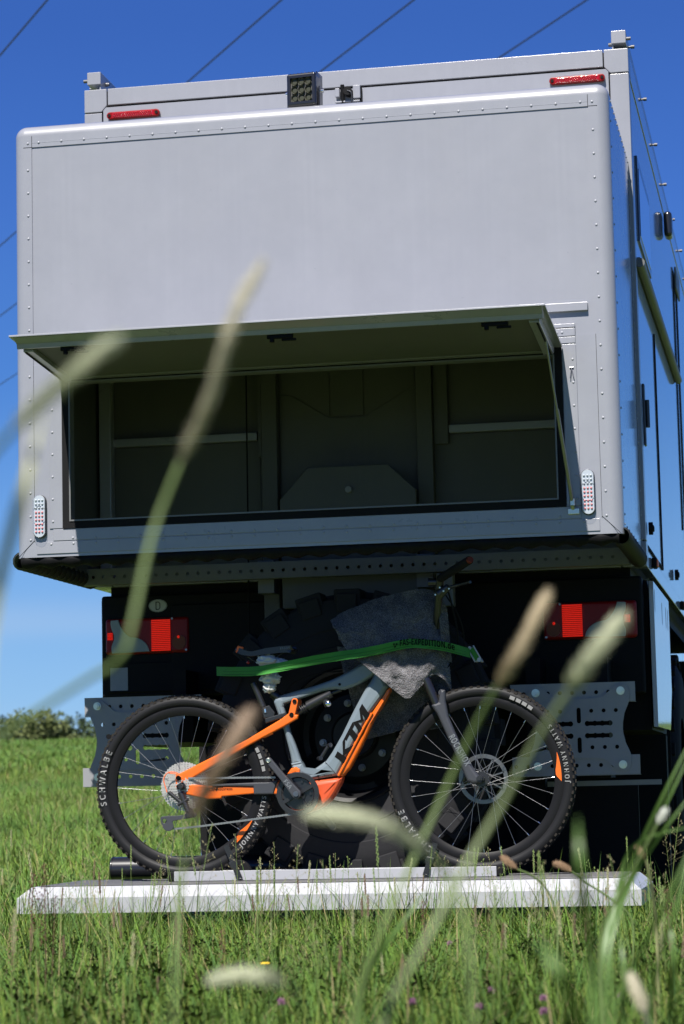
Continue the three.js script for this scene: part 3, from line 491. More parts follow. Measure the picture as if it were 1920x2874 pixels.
{ // side skirts, wheels, underbody: everything below the cabin in its own shade
  for (const s of [-1, 1]) {
    const sk = new THREE.Shape(), zA = s < 0 ? -1.85 : -1.16, zB = -2.33; sk.moveTo(-zA, 0.81); sk.lineTo(2.12, 0.815); sk.lineTo(-zB, 1.0); sk.lineTo(-zB, 1.43); sk.lineTo(-zA, 1.43);
    for (const [z, y] of [[1.22, 1.35], [1.75, 1.33], [2.05, 1.33], [2.2, 1.33]].filter(([q]) => q > -zA + 0.03)) { const h = new THREE.Path(); h.absarc(z, y + 0.03, 0.02, 0, Math.PI); h.absarc(z, y - 0.03, 0.02, Math.PI, Math.PI * 2); sk.holes.push(h); }
    const g = extrude(sk, 0.02, 0.002, 0).rotateY(Math.PI / 2); g.translate(s * 1.235, 0, 0);
    const side = mesh('side_skirt', worldUV(g), M.paintGloss, truck);
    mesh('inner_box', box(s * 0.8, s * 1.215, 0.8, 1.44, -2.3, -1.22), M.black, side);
    mesh('side_skirt', worldUV(box(s * 1.225, s * 1.245, 0.75, 1.44, -6.6, -4.35)), M.paintGloss, truck);
    const prof = []; for (const [x, r] of [[-0.18, 0.3], [-0.19, 0.42], [-0.185, 0.52], [-0.15, 0.6], [0, 0.62], [0.15, 0.6], [0.185, 0.52], [0.19, 0.42], [0.18, 0.3]]) prof.push(new THREE.Vector2(r, x));
    const wl = mesh('wheel', new THREE.LatheGeometry(prof, 40).rotateZ(Math.PI / 2).translate(s * 1.045, 0.61, -3.62), M.rubber, truck), lug = [];
    for (let k = 0; k < 30; k++) for (const t of [-1, 1]) lug.push(rbox(t * 0.02, t * 0.17, 0.6, 0.632, -0.035, 0.03, 0.004, 1).rotateX((k + (t > 0 ? 0.5 : 0)) / 30 * Math.PI * 2).translate(s * 1.045, 0.61, -3.62));
    mesh('tread', merge(lug), M.rubber, wl); mesh('rim', new THREE.CylinderGeometry(0.3, 0.3, 0.3, 32).rotateZ(Math.PI / 2).translate(s * 1.045, 0.61, -3.62), M.steelDark, wl);
    const mf = mesh('mud_flap', box(s * 0.62, s * 1.2, 0.1, 1.2, -2.92, -2.9), M.rubber, truck);
  }
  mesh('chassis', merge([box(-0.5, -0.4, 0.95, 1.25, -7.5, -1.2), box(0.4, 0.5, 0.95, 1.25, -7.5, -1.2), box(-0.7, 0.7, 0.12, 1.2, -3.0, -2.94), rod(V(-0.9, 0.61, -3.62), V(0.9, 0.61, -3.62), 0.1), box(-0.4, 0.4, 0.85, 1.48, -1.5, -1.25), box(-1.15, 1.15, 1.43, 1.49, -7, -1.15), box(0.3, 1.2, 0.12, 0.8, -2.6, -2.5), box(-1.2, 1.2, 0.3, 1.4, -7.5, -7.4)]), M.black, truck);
  mesh('underrun_tube', merge([rod(V(-1.045, 0.263, -0.78), V(0.25, 0.263, -0.78), 0.05, 0.05, 28), new THREE.TorusGeometry(0.046, 0.006, 8, 28).rotateY(Math.PI / 2).translate(-1.045, 0.263, -0.78)]), M.blackGloss, truck);
  const sA = hitZ(1618, 2205, -1.3), sB = hitZ(1857, 2194, -1.3);
  mesh('rear_strip', worldUV(box(0.3, sB.x, sB.y - 0.011, sB.y + 0.011, -1.31, -1.3)), M.plateGrey, truck);
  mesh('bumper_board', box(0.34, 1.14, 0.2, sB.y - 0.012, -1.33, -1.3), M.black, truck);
}
{ // tail lift platform
  const x0 = -1.188, x1 = 1.232, zb = -0.62, zf = 0.085, yb = 0.122, ym = 0.181, yt = 0.222, c = 0.05, cz = 0.042;
  const q = (a, b, c2, d) => [a, b, c2, a, c2, d].flat();
  const B = [[x0, yb, zf], [x1, yb, zf], [x1, yb, zb], [x0, yb, zb]], Mi = [[x0, ym, zf], [x1, ym, zf], [x1, ym, zb], [x0, ym, zb]], T = [[x0 + c, yt, zf - cz], [x1 - c, yt, zf - cz], [x1 - c, yt, zb + 0.02], [x0 + c, yt, zb + 0.02]];
  const pos = []; for (let i = 0; i < 4; i++) { const j = (i + 1) % 4; pos.push(...q(B[i], B[j], Mi[j], Mi[i]), ...q(Mi[i], Mi[j], T[j], T[i])); }
  pos.push(...q(T[0], T[1], T[2], T[3]), ...q(B[3], B[2], B[1], B[0]));
  const g = new THREE.BufferGeometry(); g.setAttribute('position', new THREE.Float32BufferAttribute(pos, 3)); g.computeVertexNormals();
  const deck = mesh('lift_platform', worldUV(g), M.aluWhite, truck);
  for (let k = 0; k < 15; k++) { const z = zf - cz - 0.02 - k * 0.039; mesh('deck_rib', worldUV(rbox(x0 + c + 0.03, x1 - c - 0.03, yt - 0.001, yt + 0.005, z - 0.013, z, 0.002, 1)), M.deckGrey, deck); }
  mesh('deck_surface', worldUV(box(x0 + c + 0.025, x1 - c - 0.025, yt - 0.004, yt + 0.002, zb + 0.04, zf - cz - 0.012)), M.deckGrey, deck);
  for (const x of [-0.5, 0.62]) mesh('lift_arm', merge([box(x, x + 0.13, 0.13, 0.2, -1.22, -0.6), box(x, x + 0.13, 0.13, 1.1, -1.3, -1.22)]), M.black, truck);
}

// ---------------------------------------------------------------- bicycle on the platform
const ZB = -0.3;
{
  const bike = thing('mountain_bike', 'orange and grey full suspension electric mountain bike strapped upright on the platform', 'bicycle');
  const rc = hitZ(520, 2207, ZB), fc = hitZ(1353, 2186, ZB);
  const at = (f, u, v, z) => hitZ(...f(u, v), z);
  function wheel(c, R, rim0, textSpec, decal, front) {
    const w = new THREE.Group(); w.name = 'wheel'; w.position.set(c.x, c.y, ZB); bike.add(w);
    const tr = 0.025, Rt = R - tr - 0.003;
    mesh('tyre', new THREE.TorusGeometry(Rt, tr, 18, 96), M.tyre, w);
    const kn = [], kc = [], n = 76;
    for (let k = 0; k < n; k++) {
      const a = k / n * Math.PI * 2;
      for (const [off, rad, ph, wz] of [[0.0185, Rt + 0.0175, 0, 0.009], [-0.0185, Rt + 0.0175, 0.5, 0.009], [0.007, Rt + 0.0245, 0.5, 0.009], [-0.007, Rt + 0.0245, 0, 0.009]]) {
        const g = new THREE.BoxGeometry(0.0075, 0.0125, wz); if (Math.abs(off) > 0.02) g.rotateY(Math.sign(off) * -0.8);
        g.translate(rad, 0, off).rotateZ(a + ph / n * Math.PI * 2 + (rnd() - 0.5) * 0.006); kn.push(g);
      }
    }
    mesh('tread', merge(kn), M.knob, w);
    const rp = [[rim0, -0.009], [rim0, 0.009], [rim0 + 0.012, 0.0145], [rim0 + 0.03, 0.016], [rim0 + 0.04, 0.013], [rim0 + 0.04, -0.013], [rim0 + 0.03, -0.016], [rim0 + 0.012, -0.0145], [rim0, -0.009]].map(([x, y]) => new THREE.Vector2(x, y));
    mesh('rim', toCreasedNormals(new THREE.LatheGeometry(rp, 96).rotateX(Math.PI / 2), 0.6), M.rimCarbon, w);
    const hub = front ? 0.022 : 0.02;
    mesh('hub', merge([rod(V(0, 0, -0.055), V(0, 0, 0.055), 0.016), disc(hub + 0.008, 0.004).translate(0, 0, 0.03), disc(hub + 0.008, 0.004).translate(0, 0, -0.03), rod(V(0, 0, 0.05), V(0, 0, 0.075), 0.011, 0.009, 8)]), M.bikeBlack, w);
    for (let k = 0; k < 28; k++) {
      const side = k % 2 ? 1 : -1, a = k / 28 * Math.PI * 2, cross = (k >> 1) % 2 ? 1 : -1, b = a + cross * 1.15;
      mesh('spoke', rod(V(Math.cos(b) * (hub + 0.006), Math.sin(b) * (hub + 0.006), side * 0.03), V(Math.cos(a) * (rim0 + 0.003), Math.sin(a) * (rim0 + 0.003), side * 0.004), 0.0009, 0.0009, 5), M.spoke, w);
    }
    const nip = []; for (let k = 0; k < 28; k++) { const a = k / 28 * Math.PI * 2; nip.push(rod(V(Math.cos(a) * (rim0 - 0.012), Math.sin(a) * (rim0 - 0.012), 0), V(Math.cos(a) * (rim0 + 0.002), Math.sin(a) * (rim0 + 0.002), 0), 0.002, 0.002, 6)); }
    const np = mesh('nipples', merge(nip), M.chrome, w); np.userData.kind = 'stuff';
    for (const [str, size, mid, dir, sp] of textSpec) { // lettering follows the bulging sidewall
      const RR = Rt - 0.004, g = bend(textGeo(str, size, sp), 0, 0, 0, RR, mid, dir, size * 0.72), p = g.attributes.position;
      for (let i = 0; i < p.count; i++) { const q = Math.hypot(p.getX(i), p.getY(i)) - Rt; p.setZ(i, Math.sqrt(Math.max(0.0001, tr * tr - q * q)) + 0.003); }
      g.computeVertexNormals(); mesh('lettering', g, M.printWhite, w);
    }
    // pale block marks of the logo and the orange rim decal
    for (let k = 0; k < 4; k++) { const g = new THREE.RingGeometry(Rt - 0.012, Rt + 0.002, 4, 1, decal.marks + k * 0.078, 0.06); const p = g.attributes.position; for (let i = 0; i < p.count; i++) { const q = Math.hypot(p.getX(i), p.getY(i)) - Rt; p.setZ(i, Math.sqrt(Math.max(0.0001, tr * tr - q * q)) + 0.0026); } mesh('logo_block', g, M.printWhite, w); }
    const sh = new THREE.Shape(), a0 = decal.a0, a1 = decal.a1, r1 = rim0 + 0.028, N = 12;
    for (let i = 0; i <= N; i++) { const a = a0 + (a1 - a0) * i / N; sh[i ? 'lineTo' : 'moveTo'](Math.cos(a) * r1, Math.sin(a) * r1); }
    for (let i = N; i >= 0; i--) { const t = i / N, a = a0 + (a1 - a0) * t, q = r1 - 0.022 * Math.min(1, 5 * t) * Math.min(1, 1.6 * (1.02 - t)); sh.lineTo(Math.cos(a) * q, Math.sin(a) * q); }
    mesh('rim_decal', new THREE.ShapeGeometry(sh).translate(0, 0, 0.0172), M.bikeOrange, w);
    return w;
  }
  const D = Math.PI / 180;
  wheel(rc, 0.368, 0.284, [['SCHWALBE', 0.025, 172.5 * D, -1, 0.0065], ['JOHNNY WATTS', 0.019, -27 * D, 1, 0.003]], { marks: 9 * D, a0: -47 * D, a1: -26 * D }, false);
  wheel(fc, 0.372, 0.287, [['SCHWALBE', 0.025, 218 * D, -1, 0.0065], ['JOHNNY WATTS', 0.019, 17 * D, 1, 0.004]], { marks: 52 * D, a0: -3 * D, a1: 18 * D }, true);

  // brake discs
  const rotor = (c, R, z) => {
    const s = new THREE.Shape(); s.absarc(0, 0, R, 0, Math.PI * 2); const h = new THREE.Path(); h.absarc(0, 0, R - 0.016, 0, Math.PI * 2); s.holes.push(h);
    const gs = [extrude(s, 0.002, 0, 0, 40)];
    for (let k = 0; k < 8; k++) gs.push(new THREE.BoxGeometry(R - 0.03, 0.006, 0.002).translate((R - 0.03) / 2 + 0.018, 0, 0).rotateZ(k * Math.PI / 4 + 0.3));
    for (let k = 0; k < 24; k++) gs.push(disc(0.003, 0.0026, 8).translate(R - 0.008, 0, 0).rotateZ(k * Math.PI / 12));
    return mesh('brake_disc', merge(gs).translate(c.x, c.y, z), M.rotorSteel, bike);
  };
  rotor(fc, 0.098, ZB - 0.042); rotor(rc, 0.09, ZB - 0.05);
  mesh('brake_disc_spider', merge([disc(0.03, 0.01).translate(fc.x, fc.y, ZB - 0.038)]), M.bikeBlack, bike);

  // ---- frame
  const P = (list, f) => list.map(([u, v]) => f(u, v));
  const part = (name, list, f, mat, t, bevel, z = ZB, smooth = 0) => mesh(name, extrude(traced(P(list, f), z + t / 2, smooth), t, bevel, z), mat, bike);
  part('down_tube', [[588, 1132], [618, 1196], [650, 1212], [720, 1166], [795, 1112], [845, 1040], [930, 890], [1000, 745], [1045, 655], [1085, 580], [1140, 478], [1195, 400], [1228, 335], [1300, 330], [1352, 462], [1285, 560], [1180, 705], [1060, 930], [897, 1246], [690, 1282], [600, 1262], [530, 1225], [492, 1172], [500, 1150]], L4, M.bikeGrey, 0.062, 0.02);
  mesh('tube_seam', tube([[905, 1250], [840, 1175], [800, 1130], [790, 1118]].map(([u, v]) => at(L4, u, v, ZB + 0.0315)), 0.0012, 10, 5), M.bikeCharcoal, bike);
  part('battery_cover', [[1349, 468], [1369, 470], [1352, 525], [1290, 640], [1235, 722], [1105, 1000], [1008, 1180], [945, 1256], [893, 1249], [1000, 1048], [1120, 822], [1200, 690], [1290, 560]], L4, M.bikeOrange, 0.05, 0.012);
  mesh('battery_ridge', tube([[1200, 690], [1120, 830], [1000, 1060], [905, 1240]].map(([u, v]) => at(L4, u + 6, v + 4, ZB + 0.028)), 0.006, 20, 6), M.bikeOrange, bike);
  part('motor_cover', [[722, 1284], [945, 1257], [932, 1305], [882, 1400], [845, 1455], [795, 1502], [705, 1552], [610, 1584], [545, 1575], [470, 1520], [430, 1440], [560, 1300]], L4, M.bikeCoral, 0.075, 0.02, ZB - 0.005);
  part('seat_tube', [[345, 560], [335, 600], [372, 700], [408, 810], [440, 905], [482, 1065], [497, 1155], [588, 1135], [570, 1095], [532, 985], [490, 880], [462, 780], [438, 690], [425, 640], [440, 575], [400, 545]], L4, M.bikeGrey, 0.04, 0.014);
  mesh('tube_collar', extrude(traced(P([[490, 1138], [500, 1160], [590, 1138], [580, 1118]], L4), ZB + 0.02), 0.046, 0.006, ZB), M.bikeGrey, bike);
  { const s = traced(P([[352, 575], [380, 545], [500, 508], [700, 452], [850, 398], [940, 355], [1010, 318], [1110, 258], [1190, 225], [1250, 330], [1210, 372], [1110, 430], [1020, 470], [950, 490], [880, 484], [770, 502], [640, 545], [520, 585], [420, 620], [400, 640]], L4), ZB + 0.017);
    s.holes.push(new THREE.Path(P([[1005, 372], [1050, 340], [1125, 296], [1165, 335], [1100, 372], [1045, 392]], L4).map(([x, y]) => { const v = hitZ(x, y, ZB + 0.017); return new THREE.Vector2(v.x, v.y); })));
    mesh('top_tube', extrude(s, 0.036, 0.012, ZB), M.bikeGrey, bike); }
  const b0 = at(L4, 920, 441, ZB + 0.019); mesh('bolt', disc(0.0055, 0.004, 14).translate(b0.x, b0.y, b0.z), M.printBlack, bike);
  const b1 = at(L4, 731, 1249, ZB + 0.032); mesh('bolt', disc(0.0045, 0.004, 14).translate(b1.x, b1.y, b1.z), M.printBlack, bike);
  // head tube and stem under the blanket
  mesh('head_tube', rod(hitZ(1195, 1905, ZB), hitZ(1168, 1830, ZB), 0.026, 0.026, 16), M.bikeGrey, bike);
  mesh('stem', rod(hitZ(1170, 1815, ZB), hitZ(1215, 1775, ZB), 0.018, 0.018, 12), M.bikeBlack, bike);
  // rocker link with bolts, seat stay, chain stay
  const k0 = at(L4, 526, 592, ZB + 0.035), k1 = at(L4, 499, 708, ZB + 0.035);
  { const d = k1.clone().sub(k0), a = Math.atan2(d.y, d.x), s = new THREE.Shape(), r = 0.0135; s.absarc(0, 0, r, Math.PI / 2, Math.PI * 1.5); s.absarc(d.length(), 0, r, -Math.PI / 2, Math.PI / 2);
    for (const z of [0, -0.07]) mesh('rocker_link', extrude(s, 0.01, 0.003, 0).rotateZ(a).translate(k0.x, k0.y, k0.z + z), M.bikeOrange, bike);
    for (const k of [k0, k1]) mesh('link_bolt', merge([disc(0.0085, 0.01, 20), new THREE.TorusGeometry(0.007, 0.0015, 6, 18).translate(0, 0, 0.005)]).translate(k.x, k.y, k.z + 0.003), M.printBlack, bike); }
  for (const z of [ZB + 0.03, ZB - 0.045]) {
    const a = at(Z7, 1105, 210, z), b = at(Z7, 905, 338, z), c = at(Z7, 560, 512, z + 0.008);
    mesh('seat_stay', merge([extrude(traced([Z7(1075, 215), Z7(1115, 185), Z7(1165, 195), Z7(1160, 215), Z7(1085, 258), Z7(930, 340), Z7(600, 530), Z7(575, 545), Z7(545, 520), Z7(560, 492), Z7(900, 320)], z), 0.02, 0.007, z)]), M.bikeOrange, bike);
    mesh('chain_stay', extrude(traced([Z7(536, 498), Z7(568, 490), Z7(590, 520), Z7(600, 548), Z7(700, 556), Z7(935, 560), Z7(1030, 558), Z7(1068, 530), Z7(1060, 600), Z7(935, 598), Z7(775, 612), Z7(770, 622), Z7(700, 626), Z7(640, 612), Z7(560, 596), Z7(534, 570)], z), 0.02, 0.006, z + 0.001), M.bikeOrange, bike);
  }
  mesh('chain_stay_guard', extrude(traced([Z7(720, 549), Z7(830, 545), Z7(1010, 536), Z7(1058, 528), Z7(1035, 600), Z7(935, 602), Z7(932, 562), Z7(840, 560), Z7(720, 558)], ZB + 0.04), 0.026, 0.006, ZB + 0.034), M.bikeCharcoal, bike);
  mesh('pivot_lug', extrude(traced([Z7(1108, 497), Z7(1128, 468), Z7(1152, 460), Z7(1172, 472), Z7(1174, 500), Z7(1150, 490), Z7(1128, 500)], ZB + 0.03), 0.03, 0.006, ZB + 0.03), M.bikeOrange, bike);
  for (const [u, v, r] of [[549, 517, 0.0095], [553, 562, 0.0105]]) { const p = at(Z7, u, v, ZB + 0.045); mesh('dropout_bolt', merge([disc(r, 0.012, 20), disc(r * 0.45, 0.006, 8).translate(0, 0, 0.006)]).translate(p.x, p.y, p.z), M.printBlack, bike); }
  mesh('brake_mount', rod(at(Z7, 985, 305, ZB + 0.03), at(Z7, 1030, 285, ZB + 0.03), 0.007), M.bikeOrange, bike);
  // shock absorber, seat post, dropper strap, saddle
  mesh('shock_absorber', merge([rod(at(L4, 560, 690, ZB), at(L4, 640, 635, ZB), 0.013), rod(at(L4, 640, 635, ZB), at(L4, 850, 520, ZB), 0.021, 0.019, 16), rod(at(L4, 790, 580, ZB + 0.02), at(L4, 815, 635, ZB + 0.02), 0.013), ...[0, 1, 2].map((k) => new THREE.TorusGeometry(0.0195, 0.002, 6, 20).rotateY(Math.PI / 2).rotateZ(0.5).translate(at(L4, 590 + k * 16, 668 - k * 9, ZB).x, at(L4, 590 + k * 16, 668 - k * 9, ZB).y, ZB)), rod(at(L4, 850, 520, ZB), at(L4, 935, 490, ZB), 0.008)]), M.bikeBlack, bike);
  const sc = at(L4, 820, 612, ZB + 0.03); mesh('shock_dial', merge([new THREE.SphereGeometry(0.014, 14, 10)]).translate(sc.x, sc.y, sc.z), M.chrome, bike);
  mesh('seat_post', merge([rod(at(L4, 372, 590, ZB), at(L4, 235, 225, ZB), 0.0155, 0.0155, 14), rod(at(L4, 330, 520, ZB), at(L4, 385, 560, ZB), 0.02)]), M.bikeBlack, bike);
  { const s = traced(P([[12, 150], [20, 120], [50, 118], [95, 140], [160, 150], [300, 135], [400, 122], [480, 118], [525, 126], [545, 140], [530, 152], [440, 158], [300, 176], [180, 205], [130, 203], [80, 185], [40, 168]], L4), ZB);
    mesh('saddle', extrude(s, 0.1, 0.022, ZB), M.bikeBlack, bike);
    const o = at(L4, 38, 140, ZB + 0.05); mesh('saddle_patch', rbox(-0.014, 0.012, -0.013, 0.016, -0.012, 0.003, 0.003, 1).rotateZ(-0.3).translate(o.x, o.y, o.z - 0.004), M.orangePlastic, bike);
    mesh('saddle_rail', tube([at(L4, 110, 195, ZB + 0.02), at(L4, 180, 240, ZB + 0.02), at(L4, 300, 230, ZB + 0.02), at(L4, 420, 165, ZB + 0.02)], 0.0035, 16, 6), M.bikeBlack, bike);
    const g = textGeo('ERGON', 0.009); const t = at(L4, 440, 132, ZB + 0.0515); mesh('lettering', g.rotateZ(0.04).translate(t.x, t.y, t.z), M.printGrey, bike); }
  mesh('tail_light', (() => { const p = at(L4, 114, 248, ZB + 0.02); return new THREE.SphereGeometry(0.0065, 10, 8).translate(p.x, p.y, p.z); })(), M.redLens, bike);
  mesh('dropper_strap', merge([extrude(traced(P([[235, 650], [300, 625], [350, 690], [345, 730], [255, 740]], L4), ZB + 0.03), 0.012, 0.003, ZB + 0.03), extrude(traced(P([[262, 742], [440, 690], [452, 712], [400, 740], [270, 785]], L4), ZB + 0.032), 0.01, 0.003, ZB + 0.032), rod(at(L4, 160, 430, ZB + 0.025), at(L4, 250, 640, ZB + 0.025), 0.012)]), M.bikeBlack, bike);
  { const p = at(L4, 265, 674, ZB + 0.038); mesh('buckle', rbox(-0.004, 0.004, -0.008, 0.008, -0.002, 0.003, 0.0015, 1).rotateZ(0.15).translate(p.x, p.y, p.z), M.chrome, bike); }
  // drivetrain
  const bb = at(Z7, 1160, 598, ZB + 0.06);
  { const s = new THREE.Shape(); s.absarc(0, 0, 0.086, 0, Math.PI * 2); const h = new THREE.Path(); h.absarc(0, 0, 0.066, 0, Math.PI * 2); s.holes.push(h);
    const gs = [extrude(s, 0.006, 0.0015, 0, 48)]; for (let k = 0; k < 4; k++) gs.push(new THREE.BoxGeometry(0.06, 0.014, 0.005).translate(0.04, 0, 0).rotateZ(k * Math.PI / 2 + 0.5));
    mesh('chain_ring', merge(gs).translate(bb.x, bb.y, bb.z), M.bikeBlack, bike);
    mesh('motor', merge([disc(0.062, 0.05, 32), disc(0.03, 0.06, 24), ...[0, 1, 2, 3, 4].map((k) => rod(V(0.05 * Math.cos(k * 1.26), 0.05 * Math.sin(k * 1.26), 0.02), V(0.05 * Math.cos(k * 1.26), 0.05 * Math.sin(k * 1.26), 0.03), 0.007, 0.006, 8))]).translate(bb.x, bb.y, ZB + 0.025), M.blackGloss, bike); }
  const ce = at(Z7, 1012, 427, ZB + 0.085);
  { const d = ce.clone().sub(bb), a = Math.atan2(d.y, d.x), L = Math.hypot(d.x, d.y), s = new THREE.Shape(); s.absarc(0, 0, 0.019, Math.PI / 2, Math.PI * 1.5); s.lineTo(L * 0.5, -0.013); s.absarc(L, 0, 0.0125, -Math.PI / 2, Math.PI / 2); s.lineTo(L * 0.5, 0.013);
    mesh('crank_arm', extrude(s, 0.018, 0.004, 0).rotateZ(a).translate(bb.x, bb.y, ZB + 0.088), M.bikeCharcoal, bike);
    mesh('crank_bolt', merge([disc(0.0105, 0.006, 20), disc(0.004, 0.008, 6)]).translate(bb.x, bb.y, ZB + 0.099), M.steelDark, bike);
    mesh('pedal_thread', merge([new THREE.TorusGeometry(0.0075, 0.0022, 8, 20), disc(0.006, 0.004, 16)]).translate(ce.x, ce.y, ZB + 0.098), M.zinc, bike);
    mesh('crank_arm', extrude(s, 0.018, 0.004, 0).rotateZ(a + Math.PI).translate(bb.x, bb.y, ZB - 0.09), M.bikeCharcoal, bike);
    const t = at(Z7, 1100, 555, ZB + 0.099); mesh('lettering', textGeo('FSA', 0.017).rotateZ(a + Math.PI).translate(t.x, t.y, ZB + 0.0982), M.printGrey, bike); }
  for (let k = 0; k < 11; k++) { // cassette cogs with teeth, largest nearest the spokes
    const R = 0.0985 - k * 0.0078, n = Math.round(R * 500), s = new THREE.Shape();
    for (let i = 0; i < n; i++) { const a = i / n * Math.PI * 2, st = Math.PI * 2 / n; for (const [q, rr2] of [[0, R - 0.004], [0.3, R], [0.55, R], [0.8, R - 0.004]]) s[i || q ? 'lineTo' : 'moveTo'](Math.cos(a + q * st) * rr2, Math.sin(a + q * st) * rr2); }
    const h = new THREE.Path(); h.absarc(0, 0, R - 0.0085, 0, Math.PI * 2); s.holes.push(h);
    for (let i = 0; i < 8; i++) { }
    mesh('sprocket', merge([extrude(s, 0.0022, 0, 0, 24), ...[0, 1, 2, 3, 4].map((i) => new THREE.BoxGeometry(R - 0.02, 0.007, 0.0018).translate((R - 0.02) / 2 + 0.012, 0, 0).rotateZ(i * 1.2566 + k * 0.4))]).translate(rc.x, rc.y, ZB + 0.012 + k * 0.0034), M.cog, bike);
  }
  { const chain = [], put = (a, b) => { const L = a.distanceTo(b), n = Math.round(L / 0.0127), d = b.clone().sub(a), an = Math.atan2(d.y, d.x); for (let i = 0; i < n; i++) { const p = a.clone().lerp(b, (i + 0.5) / n), th = i % 2 ? 0.0052 : 0.0066; chain.push(new THREE.BoxGeometry(0.0135, 0.0072, th).rotateZ(an).translate(p.x, p.y, p.z)); chain.push(new THREE.CylinderGeometry(0.0044, 0.0044, th + 0.0008, 8).rotateX(Math.PI / 2).translate(p.x + Math.cos(an) * 0.0063, p.y + Math.sin(an) * 0.0063, p.z)); } };
    put(at(Z7, 600, 518, ZB + 0.04), at(Z7, 1040, 514, ZB + 0.055)); put(at(Z7, 525, 778, ZB + 0.045), at(Z7, 660, 764, ZB + 0.047)); put(at(Z7, 660, 764, ZB + 0.047), at(Z7, 1130, 702, ZB + 0.055));
    mesh('chain', merge(chain), M.steel, bike); }
  { const cage = traced([Z7(458, 718), Z7(480, 712), Z7(560, 708), Z7(630, 690), Z7(640, 712), Z7(560, 730), Z7(520, 740), Z7(525, 770), Z7(505, 788), Z7(478, 782), Z7(462, 750)], ZB + 0.055, 60); const h = new THREE.Path(), hc = at(Z7, 478, 738, ZB + 0.055); h.absarc(hc.x, hc.y, 0.009, 0, Math.PI * 2); cage.holes.push(h);
    mesh('derailleur_cage', extrude(cage, 0.006, 0.0015, ZB + 0.055), M.bikeCharcoal, bike);
    mesh('derailleur', merge([rod(at(Z7, 560, 590, ZB + 0.05), at(Z7, 600, 690, ZB + 0.06), 0.014, 0.011), rod(at(Z7, 500, 590, ZB + 0.055), at(Z7, 560, 640, ZB + 0.055), 0.008), rod(at(Z7, 545, 655, ZB + 0.06), at(Z7, 600, 625, ZB + 0.06), 0.007), rod(at(Z7, 605, 695, ZB + 0.04), at(Z7, 605, 695, ZB + 0.065), 0.02, 0.02, 14)]), M.bikeBlack, bike);
    mesh('jockey_wheel', rod(at(Z7, 500, 748, ZB + 0.043), at(Z7, 500, 748, ZB + 0.05), 0.016, 0.016, 14), M.bikeBlack, bike);
    mesh('shift_cable', tube([at(Z7, 556, 500, ZB + 0.055), at(Z7, 530, 488, ZB + 0.058), at(Z7, 495, 490, ZB + 0.06), at(Z7, 474, 520, ZB + 0.06), at(Z7, 490, 590, ZB + 0.06)], 0.0022, 24, 6), M.orangePlastic, bike);
    mesh('shift_cable', tube([at(Z7, 500, 492, ZB + 0.058), at(Z7, 545, 500, ZB + 0.062), at(Z7, 572, 522, ZB + 0.062), at(Z7, 566, 540, ZB + 0.058)], 0.0022, 20, 6), M.orangePlastic, bike); }
  // fork
  part('fork_leg', [[400, 58], [424, 62], [427, 120], [440, 190], [470, 262], [510, 350], [555, 430], [592, 482], [598, 505], [560, 512], [530, 500], [500, 430], [440, 300], [385, 178], [358, 138], [368, 126], [392, 118]], Z8, M.bikeCharcoal, 0.034, 0.012, ZB + 0.062);
  part('fork_leg', [[400, 90], [427, 120], [440, 190], [470, 262], [510, 350], [555, 430], [592, 482], [598, 505], [560, 512], [530, 500], [500, 430], [440, 300], [385, 178]], Z8, M.bikeCharcoal, 0.034, 0.012, ZB - 0.068);
  mesh('fork_arch', rod(at(Z8, 408, 75, ZB + 0.06), at(Z8, 408, 75, ZB - 0.068), 0.013), M.bikeCharcoal, bike);
  for (const z of [ZB + 0.06, ZB - 0.066]) mesh('fork_stanchion', rod(at(Z8, 402, 170, z), at(C5, 500, 1290, z), 0.0175, 0.0175, 16), M.blackGloss, bike);
  mesh('fork_crown', rod(at(C5, 510, 1300, ZB - 0.07), at(C5, 510, 1300, ZB + 0.065), 0.022), M.bikeBlack, bike);
  { const a = at(Z8, 445, 275, ZB + 0.08), b = at(Z8, 528, 420, ZB + 0.08), g = textGeo('ROCKSHOX', 0.028, 0.001), an = Math.atan2(b.y - a.y, b.x - a.x); g.scale(a.distanceTo(b) / g.userData.w, 0.92, 1).rotateZ(an).translate((a.x + b.x) / 2, (a.y + b.y) / 2, ZB + 0.0805);
    mesh('lettering', g.translate(-0.004, -0.008, 0), M.printGrey, bike); }
  mesh('axle_nut', merge([rod(V(fc.x, fc.y, ZB + 0.05), V(fc.x, fc.y, ZB + 0.086), 0.012), rod(V(fc.x, fc.y, ZB + 0.08), V(fc.x, fc.y, ZB + 0.09), 0.009, 0.007, 6)]), M.bikeBlack, bike);
  mesh('brake_caliper', rod(at(Z8, 540, 430, ZB - 0.06), at(Z8, 500, 520, ZB - 0.06), 0.02), M.bikeBlack, bike);
  // handlebar with grip, lever and clamp
  mesh('handlebar', rod(hitZ(1222, 1772, ZB), at(C5, 690, 250, -0.18), 0.0145, 0.0145, 12), M.bikeBlack, bike);
  mesh('grip', merge([rod(at(C5, 690, 250, -0.18), at(C5, 1010, 48, 0.02), 0.0165, 0.0165, 16)]), M.rubber, bike);
  mesh('grip_end', rod(at(C5, 1008, 50, 0.02), at(C5, 1024, 40, 0.03), 0.014, 0.012, 16), M.endShaded, bike);
  mesh('brake_lever', merge([rod(at(C5, 560, 290, -0.2), at(C5, 720, 290, -0.2), 0.017, 0.014), rod(at(C5, 680, 420, -0.2), at(C5, 780, 340, -0.19), 0.022, 0.014), rod(at(C5, 780, 350, -0.19), at(C5, 900, 318, -0.16), 0.007), rod(at(C5, 900, 318, -0.16), at(C5, 1020, 288, -0.1), 0.006)]), M.bikeBlack, bike);
